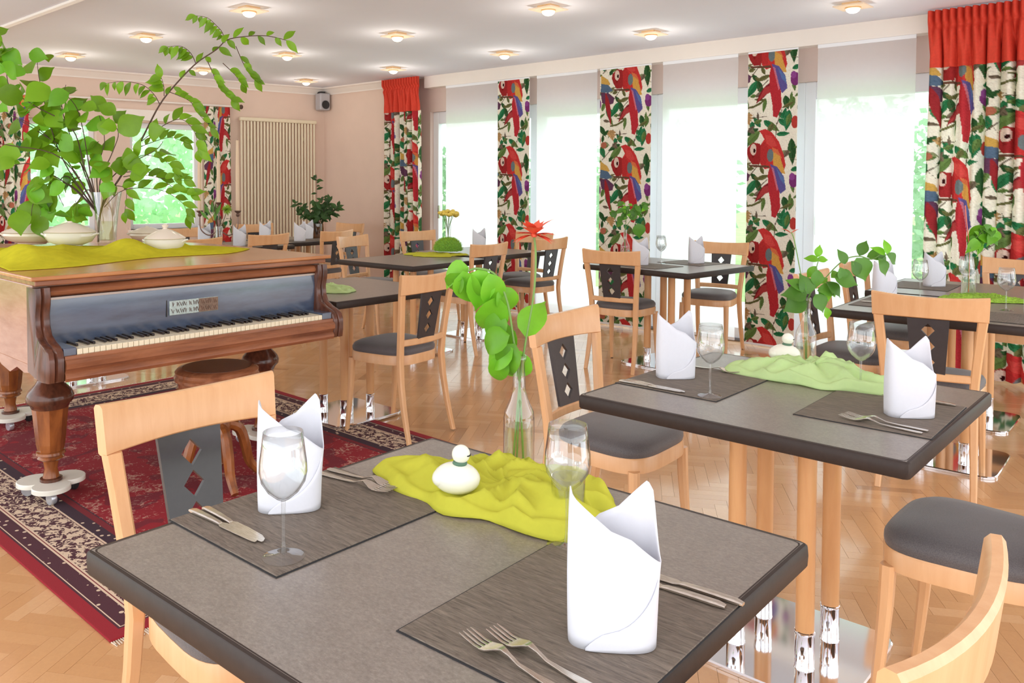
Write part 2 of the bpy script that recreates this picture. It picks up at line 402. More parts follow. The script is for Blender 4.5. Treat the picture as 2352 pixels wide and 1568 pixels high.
# glazed doors
edges = [-7.08, -5.53, -4.10, -2.735, -1.32, .6]
for i, (a, b) in enumerate(zip(edges, edges[1:])):
    d = link('door_%d' % (i+1), None, None, (0,0,0)); d['kind'] = 'structure'
    y0, y1 = YW+.05, YW+.12
    m_ = MB(); w_ = .085
    m_.box(a, a+w_, y0, y1, 0, 2.195).box(b-w_, b, y0, y1, 0, 2.195).box(a+w_, b-w_, y0, y1, 2.055, 2.195).box(a+w_, b-w_, y0, y1, .0, .11)
    bevel(m_.build('door_frame', frame_m, d), .006)
    MB().box(a+w_, b-w_, y0+.03, y0+.042, .11, 2.055).build('pane', pane_m, d)
    MB().box(a+w_+.02, a+w_+.035, y0-.03, y0-.005, .95, 1.10).box(a+w_-.0+.02, a+w_+.035, y0-.005, y0, 1.0, 1.04).build('door_handle', steel_m, d)
    MB().box(a, b, y0-.015, y0, 0, .02).build('track', grey_m, d)
# back wall windows
for i, (a, b) in enumerate([(1.66,2.50),(2.86,3.66),(4.3,5.2)]):
    d = link('window_%d' % (i+1), None, None, (0,0,0)); d['kind'] = 'structure'
    m_ = MB(); w_ = .06; z0, z1 = .82, 2.05
    m_.box(a, a+w_, -.16, -.1, z0, z1, TB).box(b-w_, b, -.16, -.1, z0, z1, TB).box(a+w_, b-w_, -.16, -.1, z0, z0+w_, TB).box(a+w_, b-w_, -.16, -.1, z1-w_, z1, TB)
    bevel(m_.build('window_frame', frame_m, d), .005)
    MB().box(a+w_, b-w_, -.135, -.125, z0+w_, z1-w_, TB).build('pane', pane_m, d)
    MB().box(a-.03, b+.03, -.1, .03, z0-.03, z0, TB).build('window_sill', trim_m, d)
MB().box(1.45, 2.65, .0, .05, 2.07, 2.19, TB).build('trim_5', trim_m)['kind'] = 'structure'

# outside
struct('lawn', MB().box(-40, 30, 9.4, 40, -.12, -.06).box(-40, -10.4, -20, 9.4, -.12, -.06), lawn_m)
struct('terrace', MB().box(-10.2, 20, YW+.14, 9.4, -.1, -.02), terrace_m)
def blob(name, c, rad, mat, n, lsz, label, cat, group=None, seed=0, trunk=True):
    rd = random.Random(seed); root = thing(name, (c[0], c[1], 0), 0, label, cat, group)
    me = MB()
    for i in range(n):
        a, b = rd.uniform(0, 2*PI), math.acos(rd.uniform(-1, 1)); q = rd.uniform(.72, 1.02)*(1+.18*math.sin(3*a+seed)*math.sin(2*b))
        p = Vector((rad[0]*q*math.sin(b)*math.cos(a), rad[1]*q*math.sin(b)*math.sin(a), c[2]+rad[2]*q*math.cos(b)))
        if p.z < .02: p.z = .02
        t = Vector((rd.uniform(-1,1), rd.uniform(-1,1), rd.uniform(-1,1))).normalized(); s2 = t.orthogonal().normalized()
        l = lsz*rd.uniform(.7, 1.3)
        me.add([p, p+t*l*.5+s2*l*.3, p+t*l, p+t*l*.5-s2*l*.3], [(0,1,2,3)])
    o1 = me.build('foliage', mat, root); o1['kind'] = 'stuff'
    if trunk: MB().tube([(0,0,-.06),(0,0,c[2])], [.09,.05], 8).build('trunk', bark_m, root)
for i, (x, y, z, rx, rz, l) in enumerate([(-11.5,12.5,.9,1.4,1.2,'leftmost round garden shrub beyond the glazed doors'), (-7.8,13.2,1.0,1.4,1.3,'round garden shrub behind the second white blind'),
        (-4.3,12.8,1.1,1.4,1.4,'garden shrub seen in the gap beside the third white blind'), (-.9,12.4,1.2,1.5,1.5,'tall garden shrub seen beside the right-hand parrot curtain')]):
    blob('garden_shrub', (x, y, z), (rx, 1.2, rz), hedge_m, 2200, .16, l, 'shrub', None, i)
for i, (x, y, z, r1, l) in enumerate([(-14.5,1.6,1.6,1.9,'leafy garden tree outside the left rear window'), (-14.8,6.4,1.5,1.9,'leafy garden tree outside the right rear window')]):
    blob('garden_tree', (x, y, z), (1.6, r1, 1.9), hedge_m, 2600, .22, l, 'tree', None, 20+i)

# radiator
rd = thing('radiator', B(.69, .05, 0), 0, 'tall cream column radiator on the rear wall left of the corner', 'radiator')
TR = Matrix.Translation(-B(.69, .05, 0)) @ TB
def P(mb, name, mat, root, **kw): return mb.build(name, mat, root, **kw)
nt_ = 24
for k in range(nt_):
    s_ = .17+1.04*(k+.5)/nt_
    if k == 0: m_ = MB().tube([Vector((0,0,0)), Vector((0,0,1.80))], .0135, 10); tube_me = m_.build('radiator_tube', rad_m, rd, smooth=True); t0 = tube_me
    else: t0 = link('radiator_tube', tube_me.data, rd)
    t0.location = B(s_, .07, .33)-B(.69, .05, 0)
for z in (.33, 2.12):
    m_ = MB().box(.165, 1.215, .045, .10, z, z+.045, TR); bevel(m_.build('header_pipe', rad_m, rd), .01)
MB().box(.3, .34, 0, .05, .5, .54, TR).box(1.05, 1.09, 0, .05, .5, .54, TR).box(.3, .34, 0, .05, 1.9, 1.94, TR).box(1.05, 1.09, 0, .05, 1.9, 1.94, TR).build('bracket', rad_m, rd)
# speaker
sp_ = thing('wall_speaker', B(.09, .12, 2.42), 0, 'small grey loudspeaker high in the room corner', 'speaker')
TS = Matrix.Translation(-B(.09, .12, 2.42)) @ TB
bevel(MB().box(.01, .16, .04, .18, 2.3, 2.52, TS).build('cabinet', spk_m, sp_), .02, 3)
MB().lathe([(.0,0),(.05,0),(.055,.01),(.03,.004)], 20, (0,0,0), True, TS @ Matrix.Translation((.085,.18,2.37)) @ Matrix.Rotation(-PI/2, 4, 'X')).build('driver', rubber, sp_, smooth=True)
MB().box(.05, .12, 0, .05, 2.36, 2.54, TS).box(.055, .115, .0, .12, 2.52, 2.545, TS).build('bracket', rubber, sp_)

# ------------------------------------------------------------------ parrot print
TW, TH = 480, 712
def make_tile():
    img = np.zeros((TH, TW, 3)); yy, xx = np.mgrid[0:TH, 0:TW].astype(float)
    img[:] = np.array(lin((254,247,228))[:3])
    nz = np.random.RandomState(3)
    def put(mask, col, a=1.0):
        img[mask] = img[mask]*(1-a)+np.array(col[:3])*a
    def shifts(fn):
        for dx in (-TW, 0, TW):
            for dy in (-TH, 0, TH): fn(dx, dy)
    def poly(pts, col, a=1.0):
        col = lin(col)
        def f(dx, dy):
            P_ = [(x-1400+dx, y-740+dy) for x, y in pts]
            x0, x1 = min(p[0] for p in P_), max(p[0] for p in P_); y0, y1 = min(p[1] for p in P_), max(p[1] for p in P_)
            if x1 < 0 or x0 > TW or y1 < 0 or y0 > TH: return
            m = np.zeros((TH, TW), bool); n = len(P_)
            for i in range(n):
                ax_, ay_ = P_[i]; bx, by = P_[(i+1) % n]
                if ay_ == by: continue
                c = ((ay_ > yy) != (by > yy)) & (xx < (bx-ax_)*(yy-ay_)/(by-ay_)+ax_)
                m ^= c
            put(m, col, a)
        shifts(f)
    def lens(p, q, wd, col, rib=True):
        cs = lin(col)
        def f(dx, dy):
            ax_, ay_ = p[0]-1400+dx, p[1]-740+dy; bx, by = q[0]-1400+dx, q[1]-740+dy
            if max(ax_, bx) < -60 or min(ax_, bx) > TW+60 or max(ay_, by) < -60 or min(ay_, by) > TH+60: return
            L = math.hypot(bx-ax_, by-ay_); ux, uy = (bx-ax_)/L, (by-ay_)/L
            t = ((xx-ax_)*ux+(yy-ay_)*uy)/L; s_ = -(xx-ax_)*uy+(yy-ay_)*ux
            hw = np.where((t > 0) & (t < 1), wd/2*np.sin(PI*np.clip(t, 0, 1)**.8), -1)
            m = np.abs(s_) < hw; put(m, cs)
            if rib:
                put(m & (s_ > 0), tuple(v*1.35+.01 for v in cs[:3]), .6); put(m & (np.abs(s_) < 1.4), tuple(v*.5 for v in cs[:3]), .8)
        shifts(f)
    def ell(c, rx, ry, col, a=1.0):
        cs = lin(col)
        def f(dx, dy): put(((xx-(c[0]-1400+dx))/rx)**2+((yy-(c[1]-740+dy))/ry)**2 < 1, cs, a)
        shifts(f)
    G1, G2, G3, OL = (52,96,52), (40,128,78), (104,136,66), (112,112,62)
    for p, q, wd, c in [((1600,745),(1480,795),42,G1),((1610,760),(1490,880),60,G3),((1615,735),(1560,655),38,G2),((1640,690),(1755,770),50,G3),((1745,680),(1815,740),40,G2),((1730,790),(1830,785),34,G2),
            ((1820,620),(1800,770),60,G2),((1590,1110),(1505,1235),55,G2),((1590,1110),(1625,1220),44,G1),((1590,1110),(1690,1078),34,OL),((1590,1115),(1545,1060),34,G1),((1650,1240),(1632,1345),30,G3),
            ((1470,1130),(1500,1260),50,G2),((1790,1230),(1815,1330),50,G1),((1740,1350),(1820,1400),40,G2),((1480,1200),(1530,1310),28,G3),((1840,820),(1850,1010),60,G1),((1850,1240),(1830,1330),46,G3),((1400,1300),(1460,1390),44,G1),((1410,760),(1450,860),50,G2),
            ((1625,1395),(1560,1420),30,G3),((1640,1400),(1700,1452),40,G2),((1420,1180),(1450,1090),36,G3)]: lens(p, q, wd, c)
    rs = np.random.RandomState(11)
    for _ in range(46):
        x, y = 1400+rs.rand()*480, 740+rs.rand()*712; a = rs.rand()*6.28; L = 45+rs.rand()*55
        lens((x, y), (x+L*math.cos(a), y+L*math.sin(a)), 18+rs.rand()*22, [G1,G2,G3,OL,(120,104,84),(150,160,110)][rs.randint(6)])
    for _ in range(9):
        x, y = 1400+rs.rand()*480, 740+rs.rand()*712; a = rs.rand()*6.28; ex, ey = x+110*math.cos(a), y+110*math.sin(a)
        poly([(x,y),(ex,ey),(ex+5,ey+4),(x+4,y+5)], (110,92,66))
    poly([(1500,1300),(1560,1290),(1620,1262),(1640,1240),(1648,1250),(1620,1280),(1560,1306),(1500,1312)], OL)
    poly([(1400,1020),(1480,1005),(1550,985),(1552,993),(1482,1015),(1400,1032)], (130,110,70))
    for p, q in [((1470,1360),(1550,1400)),((1480,1350),(1560,1360)),((1478,655),(1560,670)),((1500,1360),(1535,1430))]: lens(p, q, 34, (200,156,96))
    # second bird at the left
    poly([(1410,880),(1440,900),(1475,920),(1500,960),(1480,975),(1410,950)], (226,178,70))
    poly([(1410,950),(1480,965),(1525,1015),(1480,1030),(1405,1020)], (92,120,150))
    poly([(1405,1025),(1480,1030),(1540,1075),(1530,1120),(1490,1130),(1420,1110)], (112,66,98))
    lens((1455,1030),(1508,1300),44,(176,36,44),False)
    ell((1860,1120),34,46,(140,50,130)); ell((1848,1090),20,26,(160,70,160)); ell((1440,1460),30,26,(196,110,80)); ell((1862,1420),26,44,(206,60,48))
    # main bird
    lens((1690,1130),(1578,1278),46,(150,30,40),False)
    poly([(1690,1150),(1640,1165),(1590,1262),(1650,1215),(1692,1200)], (196,60,60))
    poly([(1605,760),(1650,747),(1700,775),(1750,840),(1785,930),(1802,1010),(1790,1045),(1740,1015),(1700,1025),(1650,1037),(1618,1000),(1608,900),(1625,850),(1645,822),(1628,790)], (222,42,40))
    poly([(1650,790),(1700,800),(1740,870),(1700,880),(1660,850)], (236,80,70), .6)
    poly([(1520,880),(1560,843),(1612,852),(1630,920),(1612,1003),(1560,1003),(1530,960),(1512,912)], (178,34,36))
    poly([(1616,860),(1650,840),(1680,900),(1660,1000),(1620,1000)], (206,38,38))
    ell((1564,893),23,42,(240,214,196)); ell((1572,902),9,15,(60,22,22)); poly([(1550,930),(1575,945),(1560,960)], (150,30,30))
    poly([(1700,880),(1745,900),(1775,960),(1745,955),(1715,930)], (236,120,60))
    poly([(1700,905),(1760,945),(1800,1070),(1762,1062),(1715,1015)], (234,176,64))
    ell((1690,938),24,46,(120,136,140))
    poly([(1690,1000),(1742,1020),(1790,1090),(1806,1180),(1768,1214),(1730,1130)], (104,92,168))
    poly([(1735,1030),(1790,1095),(1800,1150),(1765,1110)], (96,126,190))
    poly([(1688,1008),(1728,1090),(1760,1200),(1768,1310),(1735,1384),(1706,1374),(1700,1290),(1680,1180),(1674,1080)], (206,34,48))
    poly([(1700,1020),(1716,1030),(1752,1180),(1742,1190)], (230,130,150), .8)
    poly([(1530,1003),(1680,1010),(1690,1028),(1540,1018)], (120,80,60))
    n1 = nz.normal(1, .07, (TH//4+1, TW//4+1)); n1 = np.kron(n1, np.ones((4,4)))[:TH, :TW]
    lum = img.mean(-1, keepdims=True); img[:] = img*.86+lum*.14
    img[:] = np.clip(img*n1[..., None]*.97, 0, 1)
    return img
TILE = make_tile()
PPM = 871.0
def sample(u, v):
    return TILE[(np.floor(v*PPM).astype(int)) % TH, (np.floor(u*PPM).astype(int)) % TW]
def grid_mesh(name, X, Y, Z, colors=None, mat=None, parent=None):
    nz_, nx_ = X.shape; co = np.stack([X, Y, Z], -1).reshape(-1, 3)
    idx = np.arange(nz_*nx_).reshape(nz_, nx_)
    f = np.stack([idx[:-1,:-1], idx[:-1,1:], idx[1:,1:], idx[1:,:-1]], -1).reshape(-1, 4)
    me = bpy.data.meshes.new(name); me.vertices.add(len(co)); me.vertices.foreach_set('co', co.ravel().astype(np.float32))
    me.loops.add(f.size); me.loops.foreach_set('vertex_index', f.ravel().astype(np.int32))
    me.polygons.add(len(f)); me.polygons.foreach_set('loop_start', np.arange(0, f.size, 4, dtype=np.int32))
    try: me.polygons.foreach_set('loop_total', np.full(len(f), 4, np.int32))
    except Exception: pass
    me.update(calc_edges=True); me.polygons.foreach_set('use_smooth', [True]*len(f))
    if colors is not None:
        ca_ = me.color_attributes.new('print', 'FLOAT_COLOR', 'POINT')
        cc = np.ones((len(co), 4), np.float32); cc[:, :3] = colors.reshape(-1, 3); ca_.data.foreach_set('color', cc.ravel())
    me.materials.append(mat); me.validate()
    return link(name, me, parent)

YB = 6.775
for i, (a, b, l) in enumerate([(-6.69,-5.90,'white translucent hanging panel farthest from the camera, beside the pleated curtain'), (-5.385,-4.65,'white translucent hanging panel between the first and second parrot panels'),
        (-3.94,-3.23,'white translucent hanging panel between the second and third parrot panels'), (-2.57,-1.865,'white translucent hanging panel left of the large pleated parrot curtain')]):
    y = YB+.012
    t = thing('blind_panel', ((a+b)/2, y, 2.46), 0, l, 'blind', 'white hanging panels in front of the glazed doors'); h = (b-a)/2
    MB().box(-h, h, -.0012, .0012, -2.41, -.02).build('cloth', blind_m, t)
    MB().box(-h, h, -.006, .006, -.028, 0).build('top_rail', frame_m, t)
    MB().box(-h, h, -.004, .004, -2.43, -2.405).build('bottom_bar', frame_m, t)
for i, (a, b, off, l) in enumerate([(-5.895,-5.465,.46,'printed parrot panel farthest from the camera'), (-4.60,-4.045,.055,'printed parrot panel behind the table with two chairs, widest of the three'), (-3.13,-2.715,-.055,'printed parrot panel nearest the camera')]):
    y = YB-.012; z1 = 2.455
    t = thing('parrot_panel', ((a+b)/2, y, z1), 0, l, 'blind', 'flat parrot-print hanging panels')
    nx_ = int((b-a)/.004)+1; nz_ = int(2.42/.004)+1
    gx = np.linspace(a, b, nx_); gz = np.linspace(z1-.012, .035, nz_); X, Z = np.meshgrid(gx, gz)
    u = (X-a)+ (.55-(b-a) if i != 1 else 0) + (.0 if i else .0); v = (z1-Z)+[.13,.10,.188][i]
    ob = grid_mesh('printed_cloth', X-(a+b)/2, X*0, Z-z1, sample(u, v), print_m, t)
    h = (b-a)/2
    MB().box(-h, h, .002, .004, -2.42, 0).build('lining', napkin_m, t)
    MB().box(-h, h, -.005, .006, -.014, 0).build('top_rail', frame_m, t)
    MB().box(-h, h, -.005, .006, -2.435, -2.418).build('bottom_bar', frame_m, t)
def curtain(x0, x1, y, z0, zr, z1, nf, amp, label, u0=0, T=None, header=True, rx=1.5, res=.0055):
    t = thing('curtain', (((x0+x1)/2, y, 0) if T is None else T @ Vector(((x0+x1)/2, y, 0))), 0, label, 'curtain')
    off = t.location.copy()
    nx_ = int((x1-x0)*rx/res); 
    def surf(za, zb, nz_, taper):
        s_ = np.linspace(0, 1, nx_); z = np.linspace(zb, za, nz_); S, Z = np.meshgrid(s_, z)
        ph = S*nf*2*PI+.9*np.sin(S*9+1.3)+.35*np.sin(Z*1.7+S*5)
        A = amp*(.75+.35*np.sin(S*17+2))*(1 if not taper else 1)
        Y = A*np.sin(ph)+.25*A*np.sin(2.3*ph+Z)
        X = x0+(x1-x0)*S+.35*A*np.cos(ph)
        if taper: Y = Y*(.35+.65*np.clip((z1-Z)/(z1-zr), 0, 1)**.5)
        X = (X-(x0+x1)/2)*(1+ (.03*np.clip((zr-Z)/(zr-z0), 0, 1)))+(x0+x1)/2
        return X, y+Y, Z, S
    def out(name, X, Y, Z, cols, mat):
        if T is None: return grid_mesh(name, X-off.x, Y-off.y, Z, cols, mat, t)
        WX = T[0][0]*X+T[0][1]*Y+T[0][3]; WY = T[1][0]*X+T[1][1]*Y+T[1][3]
        return grid_mesh(name, WX-off.x, WY-off.y, Z, cols, mat, t)
    X, Y, Z, S = surf(z0, zr, int((zr-z0)/.006), False)
    u = S*(x1-x0)*rx+u0; v = (zr-Z)+.2+.3*np.floor(u/.5511)
    ob = out('printed_cloth', X, Y, Z, sample(u, v), print_m)
    if header:
        n2 = 40; s_ = np.linspace(0, 1, nx_); z = np.linspace(z1, zr-.004, n2); S, Z = np.meshgrid(s_, z)
        q = np.clip((z1-Z)/(z1-zr), 0, 1)
        ph = S*nf*2*PI+.9*np.sin(S*9+1.3)+.35*np.sin(Z*1.7+S*5)
        A = amp*(.75+.35*np.sin(S*17+2))
        Y1 = A*np.sin(ph)+.25*A*np.sin(2.3*ph+Z)
        ph2 = S*nf*2*PI*.9
        pinch = np.exp(-((q-.28)/.06)**2)*.5
        Y2 = 1.25*amp*np.abs(np.sin(ph2))**.7*(1-pinch)
        k = np.clip((q-.25)/.6, 0, 1)
        Y = y-.012+Y1*k+(-Y2)*(1-k)
        X = x0+(x1-x0)*S+.3*A*np.cos(ph)*k
        out('header_band', X, Y, Z, None, red_m)
    return t
curtain(-7.64, -7.0, 6.70, .03, 2.20, 2.585, 8, .045, 'pleated parrot curtain with a red header beside the rear corner', .1)
curtain(-1.76, -.35, 6.68, .03, 2.19, 2.585, 17, .052, 'large pleated parrot curtain with a red header at the right edge of the window front', .0)
c3 = curtain(1.34, 1.66, .09, .35, 2.27, 2.3, 3, .022, 'gathered parrot curtain right of the rear window, next to the radiator', .2, TB, False, 1.6)
c4 = curtain(3.55, 4.0, .09, .35, 2.27, 2.3, 4, .022, 'gathered parrot curtain at the left edge of the photo on the rear wall', .3, TB, False, 1.6)
mb = MB().tube([B(1.22,.09,2.285), B(4.6,.09,2.285)], .012, 10)
rod = thing('curtain_rod', B(2.9,.09,2.285), 0, 'thin pale curtain rod above the rear windows', 'curtain rod')
MB().tube([B(1.22,.09,2.285)-rod.location, B(4.6,.09,2.285)-rod.location], .011, 10).build('rod', trim_m, rod, smooth=True)
MB().lathe([(0,-.03),(.02,-.02),(.026,0),(.02,.02),(0,.03)], 12, B(1.2,.09,2.285)-rod.location).build('finial', twig_m, rod, smooth=True)

# ------------------------------------------------------------------ ceiling lamps
LX, LD = -2.055, -1.5602
lamp = None
spots = [(0,6.03,'nearest the window front at the right'),(1,6.03,'second along the window row'),(2,6.03,'third along the window row'),(3,6.03,'fourth along the window row'),(4,6.03,'last of the window row near the corner'),
         (1,4.677,'nearest of the middle row'),(2,4.677,'second of the middle row'),(3,4.677,'third of the middle row'),(4,4.677,'farthest of the middle row'),
         (2,3.276,'nearest of the left row'),(3,3.276,'second of the left row, above the bouquet'),(4,3.276,'farthest of the left row')]
for k, (i, y, l) in enumerate(spots):
    loc = (LX+i*LD, y, HC)
    if lamp is None:
        lamp = thing('ceiling_lamp', loc, 0)
        bevel(MB().box(-.1,.1,-.1,.1,-.03,-.022).build('glass_plate', fabric_sheer('lamp_plate', (244,232,216), .12, .5, var=.01), lamp), .002)
        MB().box(-.055,.055,-.055,.055,-.022,0).build('housing', brass_m, lamp)
        MB().lathe([(.044,-.03),(.046,-.04),(.04,-.055),(.025,-.066),(.008,-.07),(.0005,-.07)], 20).build('lens', lens_m, lamp, smooth=True)
        MB().lathe([(.05,-.03),(.052,-.038),(.046,-.04),(.046,-.03)], 20, caps=False).build('ring', brass_m, lamp, smooth=True)
        t = lamp
    else: t = copy_tree(lamp); t.location = loc
    tag(t, 'square recessed ceiling lamp with a glowing dome, '+l, 'ceiling lamp', 'ceiling lamps')
    ld = bpy.data.lights.new('lamp_light', 'POINT'); ld.energy = 1.3; ld.color = (1,.9,.76); ld.shadow_soft_size = .05
    lo = bpy.data.objects.new('lamp_light', ld); COL.objects.link(lo); lo.location = (0,0,-.22); lo.parent = t

# ------------------------------------------------------------------ rug
rug = thing('persian_rug', (-3.94, 2.085, 0), 0, 'red persian rug with cream and plum borders under the piano', 'rug')
ob = MB().box(-HX, HX, -HY, HY, .001, .009).build('pile', rug_m, rug); bevel(ob, .003)
fr = MB()
for sx in (-1, 1):
    y = -HY+.004
    while y < HY:
        a = random.uniform(-.006,.006); fr.box(0,.035+random.uniform(-.008,.01),-.0015,.0015,.001,.004, Matrix.Translation((sx*HX, y, 0)) @ Matrix.Rotation((0 if sx > 0 else PI)+a*20, 4, 'Z')); y += .007
fr.build('fringe', plain('fringe', (226,206,182), .9), rug)['kind'] = 'stuff'

# ------------------------------------------------------------------ chairs
def sq(n, hw, hd, p=.5, tap=.1, yoff=0):
    out = []
    for k in range(n):
        a = 2*PI*k/n; c, s_ = math.cos(a), math.sin(a)
        y = hd*math.copysign(abs(s_)**p, s_); x = hw*math.copysign(abs(c)**p, c)*(1+tap*y/hd)
        out.append((x, y+yoff))
    return out
def make_chair():
    t = thing('dining_chair', (0,0,0))
    # posts: seat level (.175,-.19) top (.205,-.235) foot (.185,-.265)
    def lat(z): return .172+.042*max(0, (z-.45)/.43)**1.2+ .014*max(0, (.4-z)/.4)
    def dep(z): return -.185-.052*max(0, (z-.45)/.43)**1.1-.075*max(0, (.42-z)/.42)**1.6
    for sx in (-1, 1):
        zs = [0,.08,.18,.3,.42,.5,.6,.7,.778]
        pts = [(sx*lat(z), dep(z), z) for z in zs]
        w_ = [.026,.028,.031,.034,.037,.037,.037,.038,.040]; d_ = [.022,.025,.028,.03,.032,.031,.029,.027,.026]
        MB().sweep(pts, w_, d_, (1,0,0), (0,1,0), .2).build('rear_post', beech, t, smooth=True)
        pts = [(sx*(.178+.010*max(0,(.4-z)/.4)), .158+.03*max(0,(.4-z)/.4)**1.5, z) for z in (0,.1,.2,.3,.405)]
        MB().sweep(pts, [.022,.026,.030,.034,.036], [.022,.026,.030,.034,.036], (1,0,0), (0,1,0), .25).build('front_leg', beech, t, smooth=True)
    # top rail, bowed back
    n = 14; rings = []
    for k in range(n+1):
        q = -1+2*k/n; x = .226*q; bow = -.032*(1-q*q)
        y = dep(.83)+bow; zt = .885-.012*(1-q*q); zb = .775+.004*(1-q*q)
        if k in (0, n): x = .226*q
        nx_ = Vector((-.032*2*q/.226*1.0, 1, 0)).normalized()
        th = .013; c = Vector((x, y, 0))
        prof = [(th,zb+.004),(th,zt-.008),(th*.5,zt),(-th*.5,zt),(-th,zt-.008),(-th,zb+.004),(-th*.6,zb),(th*.6,zb)]
        xs = -1 if q > 0 else 1
        rings.append([c+nx_*a+Vector((-(.004*q)*(1-(z-zb)/(zt-zb)), -.012*((z-.83)/.05)*.5, z)) for a, z in prof])
    MB().loft(rings).build('top_rail', beech, t, smooth=True)
    # lower rail
    rings = []
    for k in range(9):
        q = -1+2*k/8; x = lat(.52)*q*.97; y = dep(.52)-.022*(1-q*q)
        rings.append([Vector((x, y+a, z)) for a, z in ((.011,.506),(.011,.530),(.006,.535),(-.006,.535),(-.011,.530),(-.011,.506),(-.006,.501),(.006,.501))])
    MB().loft(rings).build('lower_rail', beech, t, smooth=True)
    # splat with three diamonds
    mb = MB(); zs = [.532,.62,.69,.778]; zc = [.583,.655,.727]
    def yb(z): f_ = (z-.53)/.25; return (dep(.53)-.021)*(1-f_)+(dep(.8)-.030)*f_
    def hw(z): return .066+.016*(z-.532)/.246
    vs = []; fs = []
    for i in range(3):
        z0, z1 = zs[i], zs[i+1]; c = zc[i]; b = len(vs); hx, hz = .027, .031
        P_ = [(-hw(z0),z0),(hw(z0),z0),(hw(z1),z1),(-hw(z1),z1),(0,c-hz),(hx,c),(0,c+hz),(-hx,c)]
        vs += [(x, yb(z), z) for x, z in P_]
        for tri in ((0,1,4),(1,5,4),(1,2,5),(2,6,5),(2,3,6),(3,7,6),(3,0,7),(0,4,7)): fs.append(tuple(b+q for q in tri))
    me = bpy.data.meshes.new('splat'); me.from_pydata(vs, [], fs); me.materials.append(dark_panel)
    bm = bmesh.new(); bm.from_mesh(me); bmesh.ops.remove_doubles(bm, verts=bm.verts, dist=1e-4); bmesh.ops.recalc_face_normals(bm, faces=bm.faces); bm.to_mesh(me); bm.free()
    solid(link('splat', me, t), .011)
    # seat frame and pad
    n = 48; o_ = sq(n, .195, .195, .55, .10); i_ = sq(n, .172, .172, .55, .10)
    rings = [[Vector((x, y, .40)) for x, y in i_],[Vector((x, y, .395)) for x, y in o_],[Vector((x, y, .440)) for x, y in o_],[Vector((x*.985, y*.985, .446)) for x, y in o_],[Vector((x, y, .446)) for x, y in i_]]
    MB().loft(rings, closed=True).build('seat_frame', beech, t, smooth=True)
    rings = []
    for f_, z in ((1.0,.430),(1.0,.444),(1.022,.456),(1.018,.470),(.97,.485),(.86,.496),(.6,.504),(.3,.507),(.02,.508)):
        rings.append([Vector((x*f_*.975, y*f_*.975, z)) for x, y in o_])
    MB().loft(rings).build('seat_pad', seat_m, t, smooth=True)
    for sx, sy_ in ((1,.186),(-1,.186),(1,-.258),(-1,-.258)):
        MB().lathe([(.010,.0),(.011,.004),(.010,.006)], 10, (sx*.186, sy_, -.0005)).build('foot_glide', rubber, t)
    return t
GC = 'beech dining chairs'
chairs = [
 (-1.575,.992,-88.5,'beech dining chair in the left foreground, its back above the near table edge'),
 (-1.66,2.58,-87,'beech dining chair at the left end of the second table, dark seat pad'),
 (-.492,1.114,90,'beech dining chair cropped at the lower right corner, seen over its top rail'),
 (-.505,2.45,90,'beech dining chair whose dark seat fills the lower right, beside the second table'),
 (-1.083,4.32,8,'beech dining chair with its back to us in front of the far right table'),
 (-3.435,3.09,96.5,'beech dining chair on its own right of the piano, back turned to the window side'),
 (-4.72,5.04,92,'beech dining chair at the near right side of the moss-decorated table'),
 (-4.78,5.94,86,'beech dining chair behind the red flower, dark seat in front of the white panel'),
 (-5.15,6.22,180,'beech dining chair behind the red flower, in front of the farthest parrot panel'),
 (-5.94,5.84,-95,'beech dining chair in front of the far pleated curtain'),
 (-5.77,4.93,-76,'beech dining chair at the left end of the moss-decorated table'),
 (-6.99,5.25,98,'beech dining chair just right of the piano lid, in front of the dark green plant'),
 (-6.98,4.46,92,'beech dining chair right of the candelabra, its curved rail above the piano lid'),
 (-6.88,3.68,92,'beech dining chair rail showing right of the round white tureen'),
 (-8.28,5.42,-98,'beech dining chair against the radiator'),
 (-8.05,4.42,-90,'beech dining chair under the right rear window'),
 (-7.85,6.12,186,'beech dining chair standing in the far corner under the speaker'),
 (-3.44,5.40,8,'beech dining chair with its back to us at the small table before the window'),
 (-3.22,6.33,188,'beech dining chair on the window side of the small table, facing us'),
 (-1.555,4.70,-90,'beech dining chair left of the far right table, partly behind the tall leafy vase'),
 (-1.62,5.55,-90,'beech dining chair nearest the window at the left of the far right tables'),
 (-1.12,6.22,180,'beech dining chair on the window side of the far right table, before the pleated curtain'),
 (-5.95,1.50,0,'beech dining chair behind the piano at the left edge, only its leg showing'),
]
ch0 = make_chair()
for i, (x, y, a, l) in enumerate(chairs):
    c = ch0 if i == 0 else copy_tree(ch0)
    c.location = (x, y, .009 if (-5.45 < x < -2.44 and 1.06 < y < 3.12 and i != 0) else 0.0005); c.rotation_euler = (0,0,R(a)); tag(c, l, 'chair', GC)
bpy.data.objects['dining_chair.005'].location.z = .009

